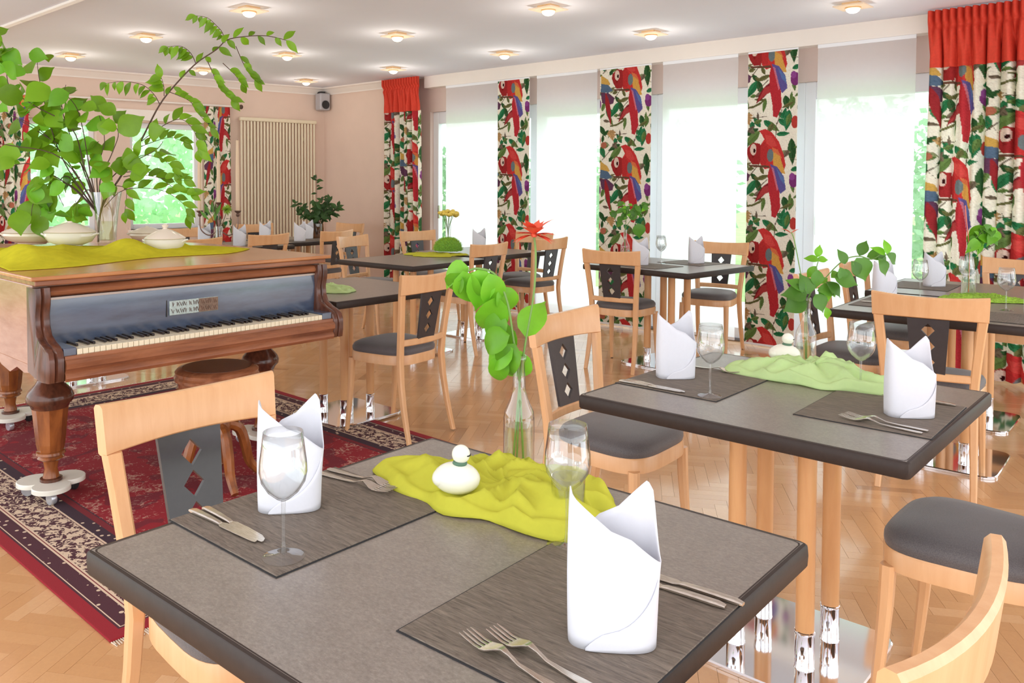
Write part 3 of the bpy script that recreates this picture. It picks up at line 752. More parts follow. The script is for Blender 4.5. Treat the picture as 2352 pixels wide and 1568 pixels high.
# ------------------------------------------------------------------ tables
def make_table():
    t = thing('dining_table', (0,0,0))
    w_, d_ = .44, .43     # half sizes (unit; scaled through mesh per table below)
    bevel(MB().box(-w_+.008, w_-.008, -d_+.008, d_-.008, .712, .75).build('tabletop', table_m, t), .001, 1)
    prof = [(-.012,.711),(-.002,.7105),(.0,.714),(.001,.731),(0,.746),(-.003,.7495),(-.012,.7502)]
    rings = []
    c = .012
    base = [(w_,-d_+c),(w_,d_-c),(w_-c*.3,d_-c*.3),(w_-c,d_),(-w_+c,d_),(-w_+c*.3,d_-c*.3),(-w_,d_-c),(-w_,-d_+c),(-w_+c*.3,-d_+c*.3),(-w_+c,-d_),(w_-c,-d_),(w_-c*.3,-d_+c*.3)]
    for q, z in prof: rings.append([Vector((x+q*(1 if x > 0 else -1), y+q*(1 if y > 0 else -1), z)) for x, y in base])
    MB().loft(rings, caps=False).build('edge_band', edge_m, t, smooth=True)
    for sx in (-1, 1):
        for sy_ in (-1, 1):
            lg = MB().lathe([(.025,.10),(.025,.70)], 20, (sx*.1, sy_*.1, 0)).build('leg', beech_d, t, smooth=True)
            MB().lathe([(.0275,.012),(.0275,.016),(.0262,.018),(.0262,.108),(.0275,.110),(.0275,.118),(.0252,.12)], 20, (sx*.1, sy_*.1, 0)).build('chrome_sleeve', chrome_m, lg, smooth=True)
    bevel(MB().box(-.19,.19,-.19,.19,.70,.712).build('mounting_plate', rubber, t), .003)
    pl = [(x, y) for x, y in sq(40, .25, .25, .22, 0)]
    MB().loft([[Vector((x, y, .0)) for x, y in pl],[Vector((x, y, .009)) for x, y in pl],[Vector((x*.985, y*.985, .013)) for x, y in pl]]).build('base_plate', chrome_m, t, smooth=True)
    return t
GT = 'slate-topped pedestal tables'
tl = ['slate-topped dining table filling the foreground, dark rounded edge', 'slate-topped dining table second from the camera, with the pale green organza', 'slate-topped dining table at the right edge, with one chair back before it',
      'slate-topped dining table nearest the large pleated curtain at the right', 'slate-topped small table before the window with two chairs facing each other across it', 'slate-topped table left of the moss mound, its dark corner pointing to us',
      'slate-topped table under the yellow flowers, running towards the window', 'bare slate-topped table right of the piano with a folded green cloth', 'slate-topped table in front of the radiator carrying the dark green plant',
      'slate-topped table carrying the candelabra behind the piano', 'slate-topped table hidden behind the piano below the rear window', 'slate-topped table behind the piano, only its chrome base showing underneath']
tb0 = make_table(); TBL = []
for i, (x, y, w_, d_, a) in enumerate(TABLES):
    t = tb0 if i == 0 else copy_tree(tb0)
    if i == 0: c, s_ = math.cos(a), math.sin(a)
    # corner given: near-left (T1 given from its back-left)
    c, s_ = math.cos(a), math.sin(a)
    if i == 0: bx, by = -1.4428, 1.4166; cx = bx+c*w_/2+s_*d_/2; cyy = by+s_*w_/2-c*d_/2
    else: cx = x+c*w_/2-s_*d_/2; cyy = y+s_*w_/2+c*d_/2
    t.location = (cx, cyy, .009 if i == 7 else 0.0005); t.rotation_euler = (0,0,a); t.scale = (w_/.88, d_/.86, 1 if i != 7 else .9885)
    tag(t, tl[i], 'table', GT); TBL.append((cx, cyy))
TZ = .7508

# ------------------------------------------------------------------ table ware builders
def make_mat():
    t = thing('placemat', (0,0,0))
    bevel(MB().box(-.163,.163,-.193,.193,.0006,.0030).build('woven_face', mat_m, t), .001, 1)
    MB().box(-.1655,.1655,-.1955,.1955,0,.0014).build('dark_backing', rubber, t)
    return t
def make_glass():
    t = thing('wine_glass', (0,0,0))
    bowl = [(.003,.093),(.012,.098),(.026,.110),(.036,.126),(.0395,.142),(.0385,.160),(.035,.185),(.0325,.208),(.0318,.208),(.0342,.184),(.0375,.160),(.0385,.142),(.035,.128),(.025,.112),(.011,.100),(.001,.0955)]
    MB().lathe(bowl, 32, caps=False).build('bowl', glass_m, t, smooth=True, auto=False)
    MB().lathe([(.0035,.094),(.0032,.08),(.0030,.05),(.0034,.02),(.0055,.008)], 12, caps=False).build('stem', glass_m, t, smooth=True)
    MB().lathe([(.0055,.008),(.014,.0045),(.030,.0022),(.0345,.001),(.0345,0),(.001,0)], 32, caps=False).build('foot', glass_m, t, smooth=True)
    return t
def make_napkin():
    t = thing('napkin', (0,0,0))
    n = 64
    def ring(f_, z, bulge=0):
        out = []
        for k in range(n):
            a = 2*PI*k/n; c, s_ = math.cos(a), math.sin(a)
            out.append(((.056+bulge)*f_*math.copysign(abs(c)**.62, c), (.036+bulge)*f_*math.copysign(abs(s_)**.62, s_)))
        return out
    def interp(x, P_):
        for (x0, y0), (x1, y1) in zip(P_, P_[1:]):
            if x <= x1: return y0+(y1-y0)*(x-x0)/(x1-x0)
        return P_[-1][1]
    def top(a):
        # near side: slopes from the left peak down to the right; far side: tall fin towards the right
        if a >= PI: return interp((1+math.copysign(abs(math.cos(a))**.62, math.cos(a)))/2, [(0,.204),(.06,.196),(1,.112)])
        x = (1+math.copysign(abs(math.cos(a))**.62, math.cos(a)))/2
        return interp(x, [(0,.204),(.10,.150),(.22,.142),(.86,.210),(.93,.196),(1,.112)])
    rows = []
    for i in range(13):
        f_ = i/12; row = []
        for k in range(n):
            a = 2*PI*k/n; h = top(a)*(.985 if a > PI else 1); z = h*f_
            x, y = ring(1+.03*math.sin(f_*PI)-.07*f_**2, 0)[k]
            lean = .012*f_**2*(1 if x > 0 else -.2)
            row.append(Vector((x+lean, y*(1-.32*f_**2), z)))
        rows.append(row)
    ob = MB().loft(rows, caps=False).build('folded_cloth', napkin_m, t, smooth=True); solid(ob, .0016, 1)
    # folded-over triangle at the lower right of the near side
    rows = []
    for i in range(7):
        f_ = i/6; row = []
        for k in range(17):
            a = PI+PI*(.35+.65*k/16); h = .003+.105*(k/16); z = .001+h*f_; g = z/.2
            c, s_ = math.cos(a), math.sin(a)
            x = .058*math.copysign(abs(c)**.62, c)*(1+.03*math.sin(min(1, g)*PI)-.07*g**2); y = .0385*math.copysign(abs(s_)**.62, s_)*(1-.32*g**2)
            row.append(Vector((x+.012*g**2*(1 if x > 0 else -.2), y-.0012, z)))
        rows.append(row)
    vs = [p for r_2 in rows for p in r_2]; fs = [(i*17+k, i*17+k+1, (i+1)*17+k+1, (i+1)*17+k) for i in range(6) for k in range(16)]
    ob = MB().add(vs, fs).build('diagonal_fold', napkin_m, t, smooth=True); solid(ob, .0016, 1)
    return t
def make_knife():
    m = MB()
    m.sweep([(0,0,.003),(.012,0,.004),(.05,0,.0042),(.09,0,.0035),(.098,0,.003)], [.010,.0145,.0135,.0105,.009], [.004,.007,.007,.006,.004], (0,1,0), (0,0,1), .3)
    m.sweep([(.098,0,.003),(.106,0,.003),(.14,.001,.003),(.185,.001,.003),(.200,-.001,.003),(.207,-.004,.003)], [.009,.017,.019,.018,.013,.004], [.003,.002,.0016,.0014,.0012,.001], (0,1,0), (0,0,1), .2)
    return m.build('table_knife', steel_m, smooth=True)
def make_fork():
    m = MB()
    z = lambda x: .003+.010*math.exp(-((x-.128)/.02)**2)+.006*max(0, (x-.165)/.035)
    xs = [0,.01,.04,.07,.10,.115,.128,.138,.150,.160]
    m.sweep([(x, 0, z(x)) for x in xs], [.010,.015,.013,.009,.006,.006,.010,.019,.025,.026], [.0025]*10, (0,1,0), (0,0,1), .2)
    for k in range(4):
        y = -.0105+.007*k
        m.sweep([(x, y, z(x)) for x in (.158,.17,.18,.19,.200)], [.0042,.0038,.0036,.0032,.0016], [.0024,.002,.002,.0018,.001], (0,1,0), (0,0,1), .2)
    return m.build('dinner_fork', steel_m, smooth=True)
PROTO = {}
def place(kind, x, y, rz, label, group, z=TZ, cat=None):
    mk = dict(placemat=make_mat, wine_glass=make_glass, napkin=make_napkin, table_knife=make_knife, dinner_fork=make_fork)[kind]
    if kind not in PROTO: PROTO[kind] = o_ = mk()
    else: o_ = copy_tree(PROTO[kind])
    o_.location = (x, y, z); o_.rotation_euler = (0,0,R(rz))
    tag(o_, label, cat or {'placemat':'placemat','wine_glass':'wine glass','napkin':'napkin','table_knife':'knife','dinner_fork':'fork'}[kind], group)
    return o_
GM, GN, GG, GK, GF = 'wood-grain placemats', 'white folded napkins', 'wine glasses', 'table knives', 'dinner forks'
Z2 = TZ+.0030
place('placemat', -1.264, .925, 1.5, 'grey wood-grain placemat at the left end of the foreground table', GM)
place('placemat', -.690, .965, 3, 'grey wood-grain placemat at the right end of the foreground table, under the tall white napkin', GM)
place('placemat', -1.268, 2.395, 1, 'brown wood-grain placemat at the left end of the second table', GM)
place('placemat', -.735, 2.430, 2, 'brown wood-grain placemat at the right end of the second table', GM)
place('placemat', -1.36, 4.66, 3, 'wood-grain placemat at the left of the far right table', GM)
place('placemat', -.90, 4.53, 93, 'wood-grain placemat on the near side of the far right table behind the chair back', GM)
place('placemat', -1.47, 5.60, 3, 'wood-grain placemat nearest the window on the far right tables', GM)
place('placemat', -3.30, 5.50, 82, 'wood-grain placemat on the near side of the small window table', GM)
place('placemat', -3.18, 5.93, 82, 'wood-grain placemat on the window side of the small window table', GM)
place('placemat', -7.09, 4.40, 0, 'wood-grain placemat on the candelabra table', GM)
place('placemat', -7.35, 5.27, 0, 'wood-grain placemat on the table before the radiator', GM)
place('napkin', -1.318, .915, 52, 'white folded napkin at the left setting of the foreground table, behind the wine glass', GN, Z2)
place('napkin', -.622, .950, 38, 'tall white folded napkin at the right setting of the foreground table', GN, Z2)
place('napkin', -1.335, 2.392, 44, 'white folded napkin at the left setting of the second table', GN, Z2)
place('napkin', -.668, 2.430, 38, 'white folded napkin at the right setting of the second table', GN, Z2)
place('napkin', -1.45, 4.80, 50, 'white pointed napkin left of the far right chair back, before the bright window', GN, Z2)
place('napkin', -1.42, 5.62, 40, 'white folded napkin beside the pleated curtain on the far right table', GN, Z2)
place('napkin', -.76, 4.78, 30, 'white napkin cut by the right edge of the photo', GN)
place('napkin', -3.37, 5.50, 40, 'white folded napkin at the near setting of the small window table', GN, Z2)
place('napkin', -3.14, 5.93, 50, 'white folded napkin in front of the chair facing us at the window', GN, Z2)
place('napkin', -5.12, 5.62, 40, 'white napkin point showing above the chair right of the moss mound', GN)
place('napkin', -7.10, 4.37, 50, 'white folded napkin right of the candelabra', GN, Z2)
place('napkin', -7.55, 4.25, 50, 'white folded napkin left of the candelabra', GN)
place('napkin', -7.25, 5.18, 50, 'white folded napkin left of the dark green plant', GN, Z2)
place('napkin', -7.55, 5.50, 50, 'white folded napkin directly in front of the dark green plant', GN)
place('napkin', -7.70, 5.05, 40, 'white napkin in front of the radiator, small and far', GN)
place('wine_glass', -1.143, .782, 0, 'wine glass standing on the corner of the left placemat in the foreground', GG, Z2)
place('wine_glass', -.842, 1.150, 0, 'wine glass behind the tall napkin on the foreground table', GG)
place('wine_glass', -1.140, 2.245, 0, 'wine glass at the left setting of the second table', GG, Z2)
place('wine_glass', -.848, 2.610, 0, 'wine glass beside the pale green organza on the second table', GG)
place('wine_glass', -1.33, 5.00, 0, 'wine glass before the bright window on the far right table', GG)
place('wine_glass', -1.20, 5.40, 0, 'wine glass just left of the glass bottle on the far right table', GG)
place('wine_glass', -.90, 4.82, 0, 'wine glass right of the glass bottle on the far right table', GG)
place('wine_glass', -3.40, 5.85, 0, 'wine glass against the white panel on the small window table', GG)
place('wine_glass', -3.32, 5.72, 0, 'wine glass left of the napkin before the chair facing us', GG)
for x, y, a, l in [(-1.428,.772,3,'silver table knife nearest the glass on the left placemat, foreground table'), (-1.420,.795,-1,'silver table knife behind the first on the left placemat, foreground table'),
        (-.545,1.130,186,'silver table knife just right of the tall napkin'), (-.530,1.155,184,'silver table knife along the far edge of the foreground right placemat'),
        (-1.425,2.215,2,'table knife nearer the edge on the second table\'s left placemat'), (-1.415,2.235,-2,'table knife beside the first on the second table\'s left placemat'),
        (-.600,2.615,182,'table knife right of the napkin on the second table')]:
    place('table_knife', x, y, a, l, GK, Z2)
place('table_knife', -1.50, 4.60, 3, 'table knife on the left placemat of the far right table', GK, Z2)
for x, y, a, l in [(-.565,.800,176,'dinner fork with clear tines nearest the front edge of the foreground table'), (-.545,.832,176,'dinner fork beside it, nearer the tall napkin'),
        (-1.420,1.062,8,'dinner fork partly under the cloth on the left placemat, foreground table'), (-1.425,1.090,8,'dinner fork at the far edge of the left placemat, foreground table'),
        (-1.40,2.560,2,'dinner fork behind the left napkin on the second table'),
        (-.590,2.265,176,'dinner fork near the front edge of the second table\'s right placemat'), (-.585,2.295,176,'dinner fork nearer the right napkin on the second table')]:
    place('dinner_fork', x, y, a, l, GF, Z2)

# ------------------------------------------------------------------ cloths
def cloth(name, cx, cy_, rx, ry, rot, h, mat, label, seed, z=TZ, folds=7, lobes=.16, cat='cloth', th=.0012, base=.004, n=84, m=34, extra=None):
    rd = random.Random(seed); ph = [rd.uniform(0, 6.28) for _ in range(8)]
    vs = []; fs = []
    for i in range(m+1):
        f_ = i/m
        for k in range(n):
            a = 2*PI*k/n
            rad = 1+lobes*math.sin(3*a+ph[0])+lobes*.6*math.sin(5*a+ph[1])+lobes*.35*math.sin(9*a+ph[2])
            x = rx*rad*f_*math.cos(a); y = ry*rad*f_*math.sin(a)
            env = (1-f_**3)*.8+.2*math.exp(-((f_-.9)/.06)**2)
            sw = noise.noise(Vector((x*5+seed, y*5, seed*.3)))*1.1
            rid = 1-abs(math.sin(folds*(a+1.2*sw)+2.5*f_+ph[3]))
            rid2 = 1-abs(noise.noise(Vector((x*6+seed*3, y*7, .5))))*2.4
            zz = base+h*env*(.30+.48*rid**1.1*min(1, f_*1.6)+.40*max(0, rid2)**2+.28*sw)
            cr2 = 1-abs(noise.noise(Vector((x*9+seed, y*20, 3.1)))*2.2+math.sin(a*2+ph[4])*.3)
            zz += h*env*.20*max(0, cr2)**3
            if extra: zz += extra(x, y)
            zz = max(.0015+.0012*rid, zz) if f_ < .985 else .0012+.002*abs(math.sin(7*a))
            c, s_ = math.cos(rot), math.sin(rot)
            vs.append((x*c-y*s_, x*s_+y*c, zz))
    for i in range(m):
        for k in range(n):
            q = (k+1) % n; fs.append((i*n+k, i*n+q, (i+1)*n+q, (i+1)*n+k))
    ob = MB().add(vs, fs).build(name, mat, None, smooth=True, auto=False); ob.location = (cx, cy_, z); solid(ob, th, 1)
    return tag(ob, label, cat)
cloth('organza_cloth', -1.055, 1.235, .250, .140, R(12), .080, organza, 'crumpled yellow-green organza cloth in the middle of the foreground table', 5, folds=4)
cloth('organza_cloth', -1.00, 2.66, .235, .115, R(4), .095, organza_b, 'crumpled pale green organza cloth on the second table', 9, folds=5)
cloth('organza_cloth', -1.07, 5.17, .20, .16, R(20), .030, moss_m, 'ruffled lime green cloth around the bottle on the far right table', 11, folds=16)
cloth('organza_cloth', -5.05, 4.99, .24, .155, R(35), .03, organza, 'yellow-green cloth under the moss mound', 15)
cloth('folded_cloth', -3.86, 2.93, .20, .13, R(20), .05, organza_b, 'folded pale green cloth on the bare table right of the piano', 17, z=TZ, lobes=.06)

# ------------------------------------------------------------------ plants
def leaf_mesh(name, ln, wd, fold, curl, mat, shape=1.0, wav=0):
    m = MB(); n = 8; vs = []
    for i in range(n+1):
        t = i/n; w_ = wd/2*math.sin(PI*t**shape)**(.75+.75*t) if 0 < t < 1 else .0006
        x = ln*math.sin(curl*t)/curl if abs(curl) > 1e-3 else ln*t; zc = -ln*(1-math.cos(curl*t))/curl if abs(curl) > 1e-3 else 0
        up = fold*w_+wav*math.sin(t*9)
        vs += [Vector((x, -w_, zc+up)), Vector((x, 0, zc)), Vector((x, w_, zc+fold*w_-wav*math.sin(t*9)))]
    fs = []
    for i in range(n):
        a = i*3; fs += [(a, a+1, a+4, a+3), (a+1, a+2, a+5, a+4)]
    me = bpy.data.meshes.new(name); me.from_pydata([tuple(v) for v in vs], [], fs); me.polygons.foreach_set('use_smooth', [True]*len(fs)); me.materials.append(mat); return me
def put_leaf(me, root, p, d, up=(0,0,1), sc=1.0, name='leaf', roll=0):
    d = Vector(d).normalized(); up = Vector(up); y = up.cross(d)
    if y.length < 1e-3: y = d.orthogonal()
    y.normalize(); z = d.cross(y)
    Mx = Matrix(((d.x, y.x, z.x, 0), (d.y, y.y, z.y, 0), (d.z, y.z, z.z, 0), (0,0,0,1))) @ Matrix.Rotation(roll, 4, 'X')
    ob = link(name, me, root); ob.matrix_local = Matrix.Translation(p) @ Mx @ Matrix.Scale(sc, 4)
    return ob
CR, CF, CU = Vector((cy, -sy, 0)), Vector((sy, cy, 0)), Vector((0,0,1))   # world axes: right, away, up as seen from the room's entrance

def bottle(loc, label, h=.25, r0=.033, group=None, water=.10):
    t = thing('glass_bottle', loc, 0, label, 'vase', group)
    p = [(.001,.004),(r0*.9,.002),(r0,.008),(r0,.115*h/.25),(r0*.95,.13*h/.25),(r0*.6,.155*h/.25),(r0*.42,.175*h/.25),(r0*.38,.235*h/.25),(r0*.46,.24*h/.25),(r0*.46,h),(r0*.36,h),(r0*.34,.18*h/.25)]
    MB().lathe(p, 28, caps=False).build('bottle_body', glass_m, t, smooth=True, auto=False)
    MB().lathe([(.001,.008),(r0*.88,.008),(r0*.9,water),(.001,water)], 24, caps=False).build('water', water_m, t, smooth=True)
    return t
def stem(root, pts, r, mat=stem_m, name='stem'):
    return MB().tube(catmull(pts, 5), r, 6).build(name, mat, root, smooth=True)

big_leaf = [leaf_mesh('leaf', .120, .070, .40, 1.1, leaf_b, .72, .004), leaf_mesh('leaf', .105, .058, .55, 1.7, leaf_b, .7, .005)]
def rel(r1, f1, u1): return CR*r1+CF*f1+CU*u1
# --- foreground vase
V1 = Vector((-1.135, 1.375, TZ))
bottle(V1, 'clear glass bottle vase at the back edge of the foreground table')
fl = thing('flower_stem', V1, 0, 'red-orange flower with drooping bright green leaves in the foreground bottle', 'flower')
stem(fl, [rel(-.012,0,.02), rel(.002,0,.2), rel(.012,0,.27), rel(.030,0,.38), rel(.034,0,.46), rel(.030,.0,.505)], .0022)
stem(fl, [rel(.010,0,.02), rel(.000,0,.2), rel(-.012,0,.28), rel(-.025,0,.36), rel(-.05,0,.42), rel(-.086,0,.435), rel(-.11,0,.43)], .0024)
stem(fl, [rel(-.004,0,.03), rel(0,0,.22), rel(-.02,0,.26), rel(-.04,0,.25)], .002)
G = [(-.10,.44,-.02,-1,0),(-.12,.43,-.03,-.8,1),(-.145,.435,.25,-1,0),(-.15,.43,-.5,-.85,1),(-.08,.43,.2,-1,0),(-.05,.40,.35,-.8,1),(-.06,.38,-.25,-1,0),(-.04,.34,-.5,-.7,0),(-.035,.32,-.2,-1,0),(-.02,.27,-.8,-.5,0),(-.015,.28,-.45,-.9,1),(.012,.29,.35,.95,0),(-.03,.30,-.9,-.35,1),(-.13,.44,-.9,-.3,1),(-.09,.42,-.15,-1,1),(-.05,.25,-.15,-1,1),(0.0,.26,-.1,-1,1)]
for i, (a, b, dx, dz, k) in enumerate(G):
    put_leaf(big_leaf[k], fl, rel(a*.86+.004, random.uniform(-.02,.02), b-.004), rel(dx, random.uniform(-.35,.2), dz), up=rel(random.uniform(-.3,.3), -1, .6), sc=random.uniform(.8, 1.05))
petal = leaf_mesh('petal', .052, .017, .2, .5, petal_r, .9)
hd = link('flower_head', None, fl); hd.location = rel(.030, 0, .505)
MB().lathe([(.001,-.004),(.006,-.002),(.007,.003),(.001,.006)], 10).build('flower_centre', petal_r, hd)
for i in range(34):
    a = i*2.4; el = [-.1,.25,.6,.9][i % 4]
    put_leaf(petal, hd, (0,0,.002), (math.cos(a)*math.cos(el), math.sin(a)*math.cos(el), math.sin(el)), sc=random.uniform(.8,1.1), name='petal')
# --- second table vase
V2 = Vector((-1.095, 2.83, TZ))
bottle(V2, 'clear glass bottle vase on the second table, half full of water', .235, .033, None, .08)
fl = thing('flower_stem', V2, 0, 'arching leafy stems and a pink bud in the bottle on the second table', 'flower')
stem(fl, [rel(.004,0,.02), rel(0,0,.2), rel(-.012,0,.27), rel(-.03,0,.36), rel(-.045,0,.43), rel(-.055,0,.455)], .0018)
stem(fl, [rel(0,0,.03), rel(0,0,.22), rel(.06,0,.30), rel(.12,0,.36), rel(.17,0,.375), rel(.215,0,.365), rel(.25,0,.385)], .002)
stem(fl, [rel(0,0,.2), rel(.02,0,.28), rel(.032,0,.34), rel(.04,0,.37)], .0016)
put_leaf(leaf_mesh('petal', .04, .014, .5, .2, petal_c), fl, rel(-.055,0,.45), rel(-.8,0,.5), name='petal'); put_leaf(leaf_mesh('petal', .03, .012, .5, .2, petal_c), fl, rel(-.055,0,.45), rel(.7,0,.5), name='petal')
lm2 = [leaf_mesh('leaf', .07, .045, .3, .7, leaf_m, .9, .002), leaf_mesh('leaf', .05, .03, .3, .8, leaf_b, .9, .001), leaf_mesh('leaf', .085, .07, .25, .6, leaf_m, .75, .002)]
for (a, b, dx, dz, k) in [(-.01,.25,-.9,.1,2),(-.01,.23,-.9,-.4,2),(0,.25,-.2,.6,2),(-.01,.26,-.7,.6,0),(.02,.25,.3,-.6,2),(.03,.26,.8,.1,0),(.04,.27,.5,-.8,0),(.06,.29,.6,-.5,0),(.08,.31,.9,-.2,2),(.10,.34,.2,-1,0),(.12,.35,-.3,.7,0),(.14,.36,.5,-.8,0),(.16,.37,.4,-.9,2),(.18,.375,.3,.8,0),(.20,.37,.1,-1,0),(.21,.37,.9,.3,0),(.225,.37,.5,-.8,0),(.235,.375,.9,-.5,0),(.25,.385,.1,1,1),(.25,.385,.8,-.5,0),(.25,.38,-.5,.5,1),
        (.035,.36,-.8,.3,1),(.035,.36,.8,.2,1),(.04,.37,.1,.9,1),(.035,.34,-.5,-.6,1),(.03,.32,.7,-.5,1),(.03,.33,-.2,-.9,0),(.05,.28,.6,.5,1),(.045,.25,.7,-.7,1),(.06,.26,.5,-.8,1),(.07,.27,.6,-.6,1),(.075,.20,.3,-.9,1),(.09,.30,.7,.5,1)]:
    put_leaf(lm2[k], fl, rel(a, random.uniform(-.03,.03), b), rel(dx, random.uniform(-.4,.2), dz), up=rel(random.uniform(-.3,.3), -1, .7), sc=random.uniform(.8,1.1))
# --- far right bottle
V3 = Vector((-1.15, 5.22, TZ))
bottle(V3, 'clear glass bottle vase on the far right table', .27, .036)
fl = thing('flower_stem', V3, 0, 'bright green leafy stem hanging over in the far right bottle', 'flower')
stem(fl, [rel(0,0,.03), rel(0,0,.25), rel(-.02,0,.42), rel(-.028,0,.5)], .003, petal_c)
stem(fl, [rel(0,0,.03), rel(0,0,.26), rel(.05,0,.34), rel(.10,0,.38)], .0025)
for i in range(26):
    t = i/25; put_leaf(lm2[i % 3] if i % 2 else big_leaf[i % 2], fl, rel(.02+.10*t+random.uniform(-.02,.03), random.uniform(-.03,.03), .27+.11*math.sin(t*2.6)+random.uniform(-.02,.02)), rel(random.uniform(-.7,.7), random.uniform(-.5,.3), random.uniform(-1,.2)), up=rel(0,-1,.5), sc=random.uniform(.75,1.1))
# --- small window table plant
V4 = Vector((-3.63, 5.70, TZ))
bottle(V4, 'clear glass bottle vase behind the chair back at the small window table', .25, .034)
fl = thing('flower_stem', V4, 0, 'bright green leafy sprig in front of the middle parrot panel', 'flower')
stem(fl, [rel(0,0,.03), rel(0,0,.25), rel(.01,0,.36), rel(.03,0,.44)], .003); stem(fl, [rel(0,0,.03), rel(0,0,.24), rel(.06,0,.35), rel(.10,0,.42)], .0025)
for i in range(34):
    t = random.random(); a = random.uniform(-.10,.16); put_leaf(lm2[i % 3], fl, rel(a, random.uniform(-.05,.05), .30+.16*random.random()), rel(random.uniform(-1,1), random.uniform(-.5,.3), random.uniform(-1,.6)), up=rel(0,-1,.5), sc=random.uniform(.7,1.15))
put_leaf(lm2[2], fl, rel(.10,0,.30), rel(.15,-.1,-1), up=rel(0,-1,0), sc=1.5)
# --- yellow flowers in moss
V5 = Vector((-5.04, 5.14, TZ))
mo = thing('moss_mound', V5, 0, 'mossy green mound holding the yellow flowers', 'moss')
cl = MB()
rd2 = random.Random(4); vs = []; n = 40; rings = []
for i in range(9):
    f_ = i/8; rr_ = .12*math.cos(f_*PI/2)**.7+.001
    rings.append([Vector((rr_*math.cos(2*PI*k/n)*(1+.1*noise.noise(Vector((k*.4, f_*4, 1)))), rr_*math.sin(2*PI*k/n)*(1+.1*noise.noise(Vector((k*.5, f_*4, 2)))), .035+.10*math.sin(f_*PI/2)+.008*noise.noise(Vector((k*.7, f_*6, 3))))) for k in range(n)])
MB().loft(rings).build('mound', moss2_m, mo, smooth=True)
fz = MB()
for i in range(1500):
    a, b = rd2.uniform(0, 6.28), rd2.uniform(0, 1); r1 = .12*math.cos(b*PI/2)**.7; p = Vector((r1*math.cos(a), r1*math.sin(a), .035+.10*math.sin(b*PI/2)))
    d = Vector((math.cos(a)*(1-b)+rd2.uniform(-.5,.5), math.sin(a)*(1-b)+rd2.uniform(-.5,.5), b+rd2.uniform(0,.5))).normalized(); s2 = d.orthogonal().normalized()*.0012
    fz.add([p-s2, p+s2, p+d*.022], [(0,1,2)])
fz.build('moss_fibres', moss_m, mo)['kind'] = 'stuff'
t = thing('glass_vase', V5+Vector((.0,.0,.13)), 0, 'slim clear glass with the yellow flowers on the moss', 'vase')
MB().lathe([(.001,.0),(.022,.0),(.026,.13),(.0245,.13),(.0205,.004),(.001,.004)], 20, caps=False).build('glass_body', glass_m, t, smooth=True)
fl = thing('yellow_flowers', V5+Vector((0,0,.14)), 0, 'bunch of small yellow flowers in the slim glass', 'flower')
ph_ = MB(); rd2 = random.Random(8)
for i in range(9): a = i*.7; stem(fl, [(0,0,0), (.012*math.cos(a), .012*math.sin(a), .1), (.05*math.cos(a), .05*math.sin(a), .2+.01*(i % 3))], .0022)
bl = MB().lathe([(.001,-.012),(.012,-.008),(.017,.0),(.012,.009),(.001,.013)], 8)
bme = bl.build('blossom', petal_y, fl, smooth=True); bme.location = (0,0,.23)
for i in range(34):
    a = rd2.uniform(0, 6.28); r1 = .085*math.sqrt(rd2.random()); ob = link('blossom', bme.data, fl); ob.location = (r1*math.cos(a), r1*math.sin(a), .20+.03*(1-(r1/.085)**2)+rd2.uniform(-.01,.012)); ob.scale = (rd2.uniform(1.1,1.6),)*3
# --- dark plant in corner
V6 = Vector((-7.60, 5.66, TZ))
t = thing('glass_vase', V6, 0, 'squat brownish glass vase of the dark green plant', 'vase')
MB().lathe([(.001,0),(.07,0),(.08,.09),(.075,.16),(.072,.16),(.075,.09),(.066,.006),(.001,.006)], 24, caps=False).build('glass_body', thin_glass('smoky_glass', (.62,.5,.38,1), .5, .08), t, smooth=True)
dp = thing('green_plant', V6, 0, 'bushy dark green plant before the radiator and corner', 'plant')
dl = leaf_mesh('leaf', .085, .034, .3, .5, leaf_d, .9); rd2 = random.Random(12)
for i in range(20):
    a = rd2.uniform(0, 6.28); tp = rel(math.cos(a)*rd2.uniform(.08,.32), math.sin(a)*.15, rd2.uniform(.22,.46))
    if i == 0: tp = rel(.0,0,.70)
    pts = catmull([(0,0,.02), tuple(tp*.35+Vector((0,0,.10))), tuple(tp*.75+Vector((0,0,.05))), tuple(tp)], 5)
    MB().tube(pts, .0025, 5).build('stem', twig_m, dp)
    for j in range(12 if i else 9):
        q = pts[min(len(pts)-1, int(len(pts)*(.35+.65*j/12)))] if i else pts[min(len(pts)-1, int(len(pts)*(.55+.45*j/9)))]
        put_leaf(dl, dp, q, rel(rd2.uniform(-1,1), rd2.uniform(-.6,.4), rd2.uniform(-.5,.8)), up=rel(0,-1,.5), sc=rd2.uniform(.7,1.2))
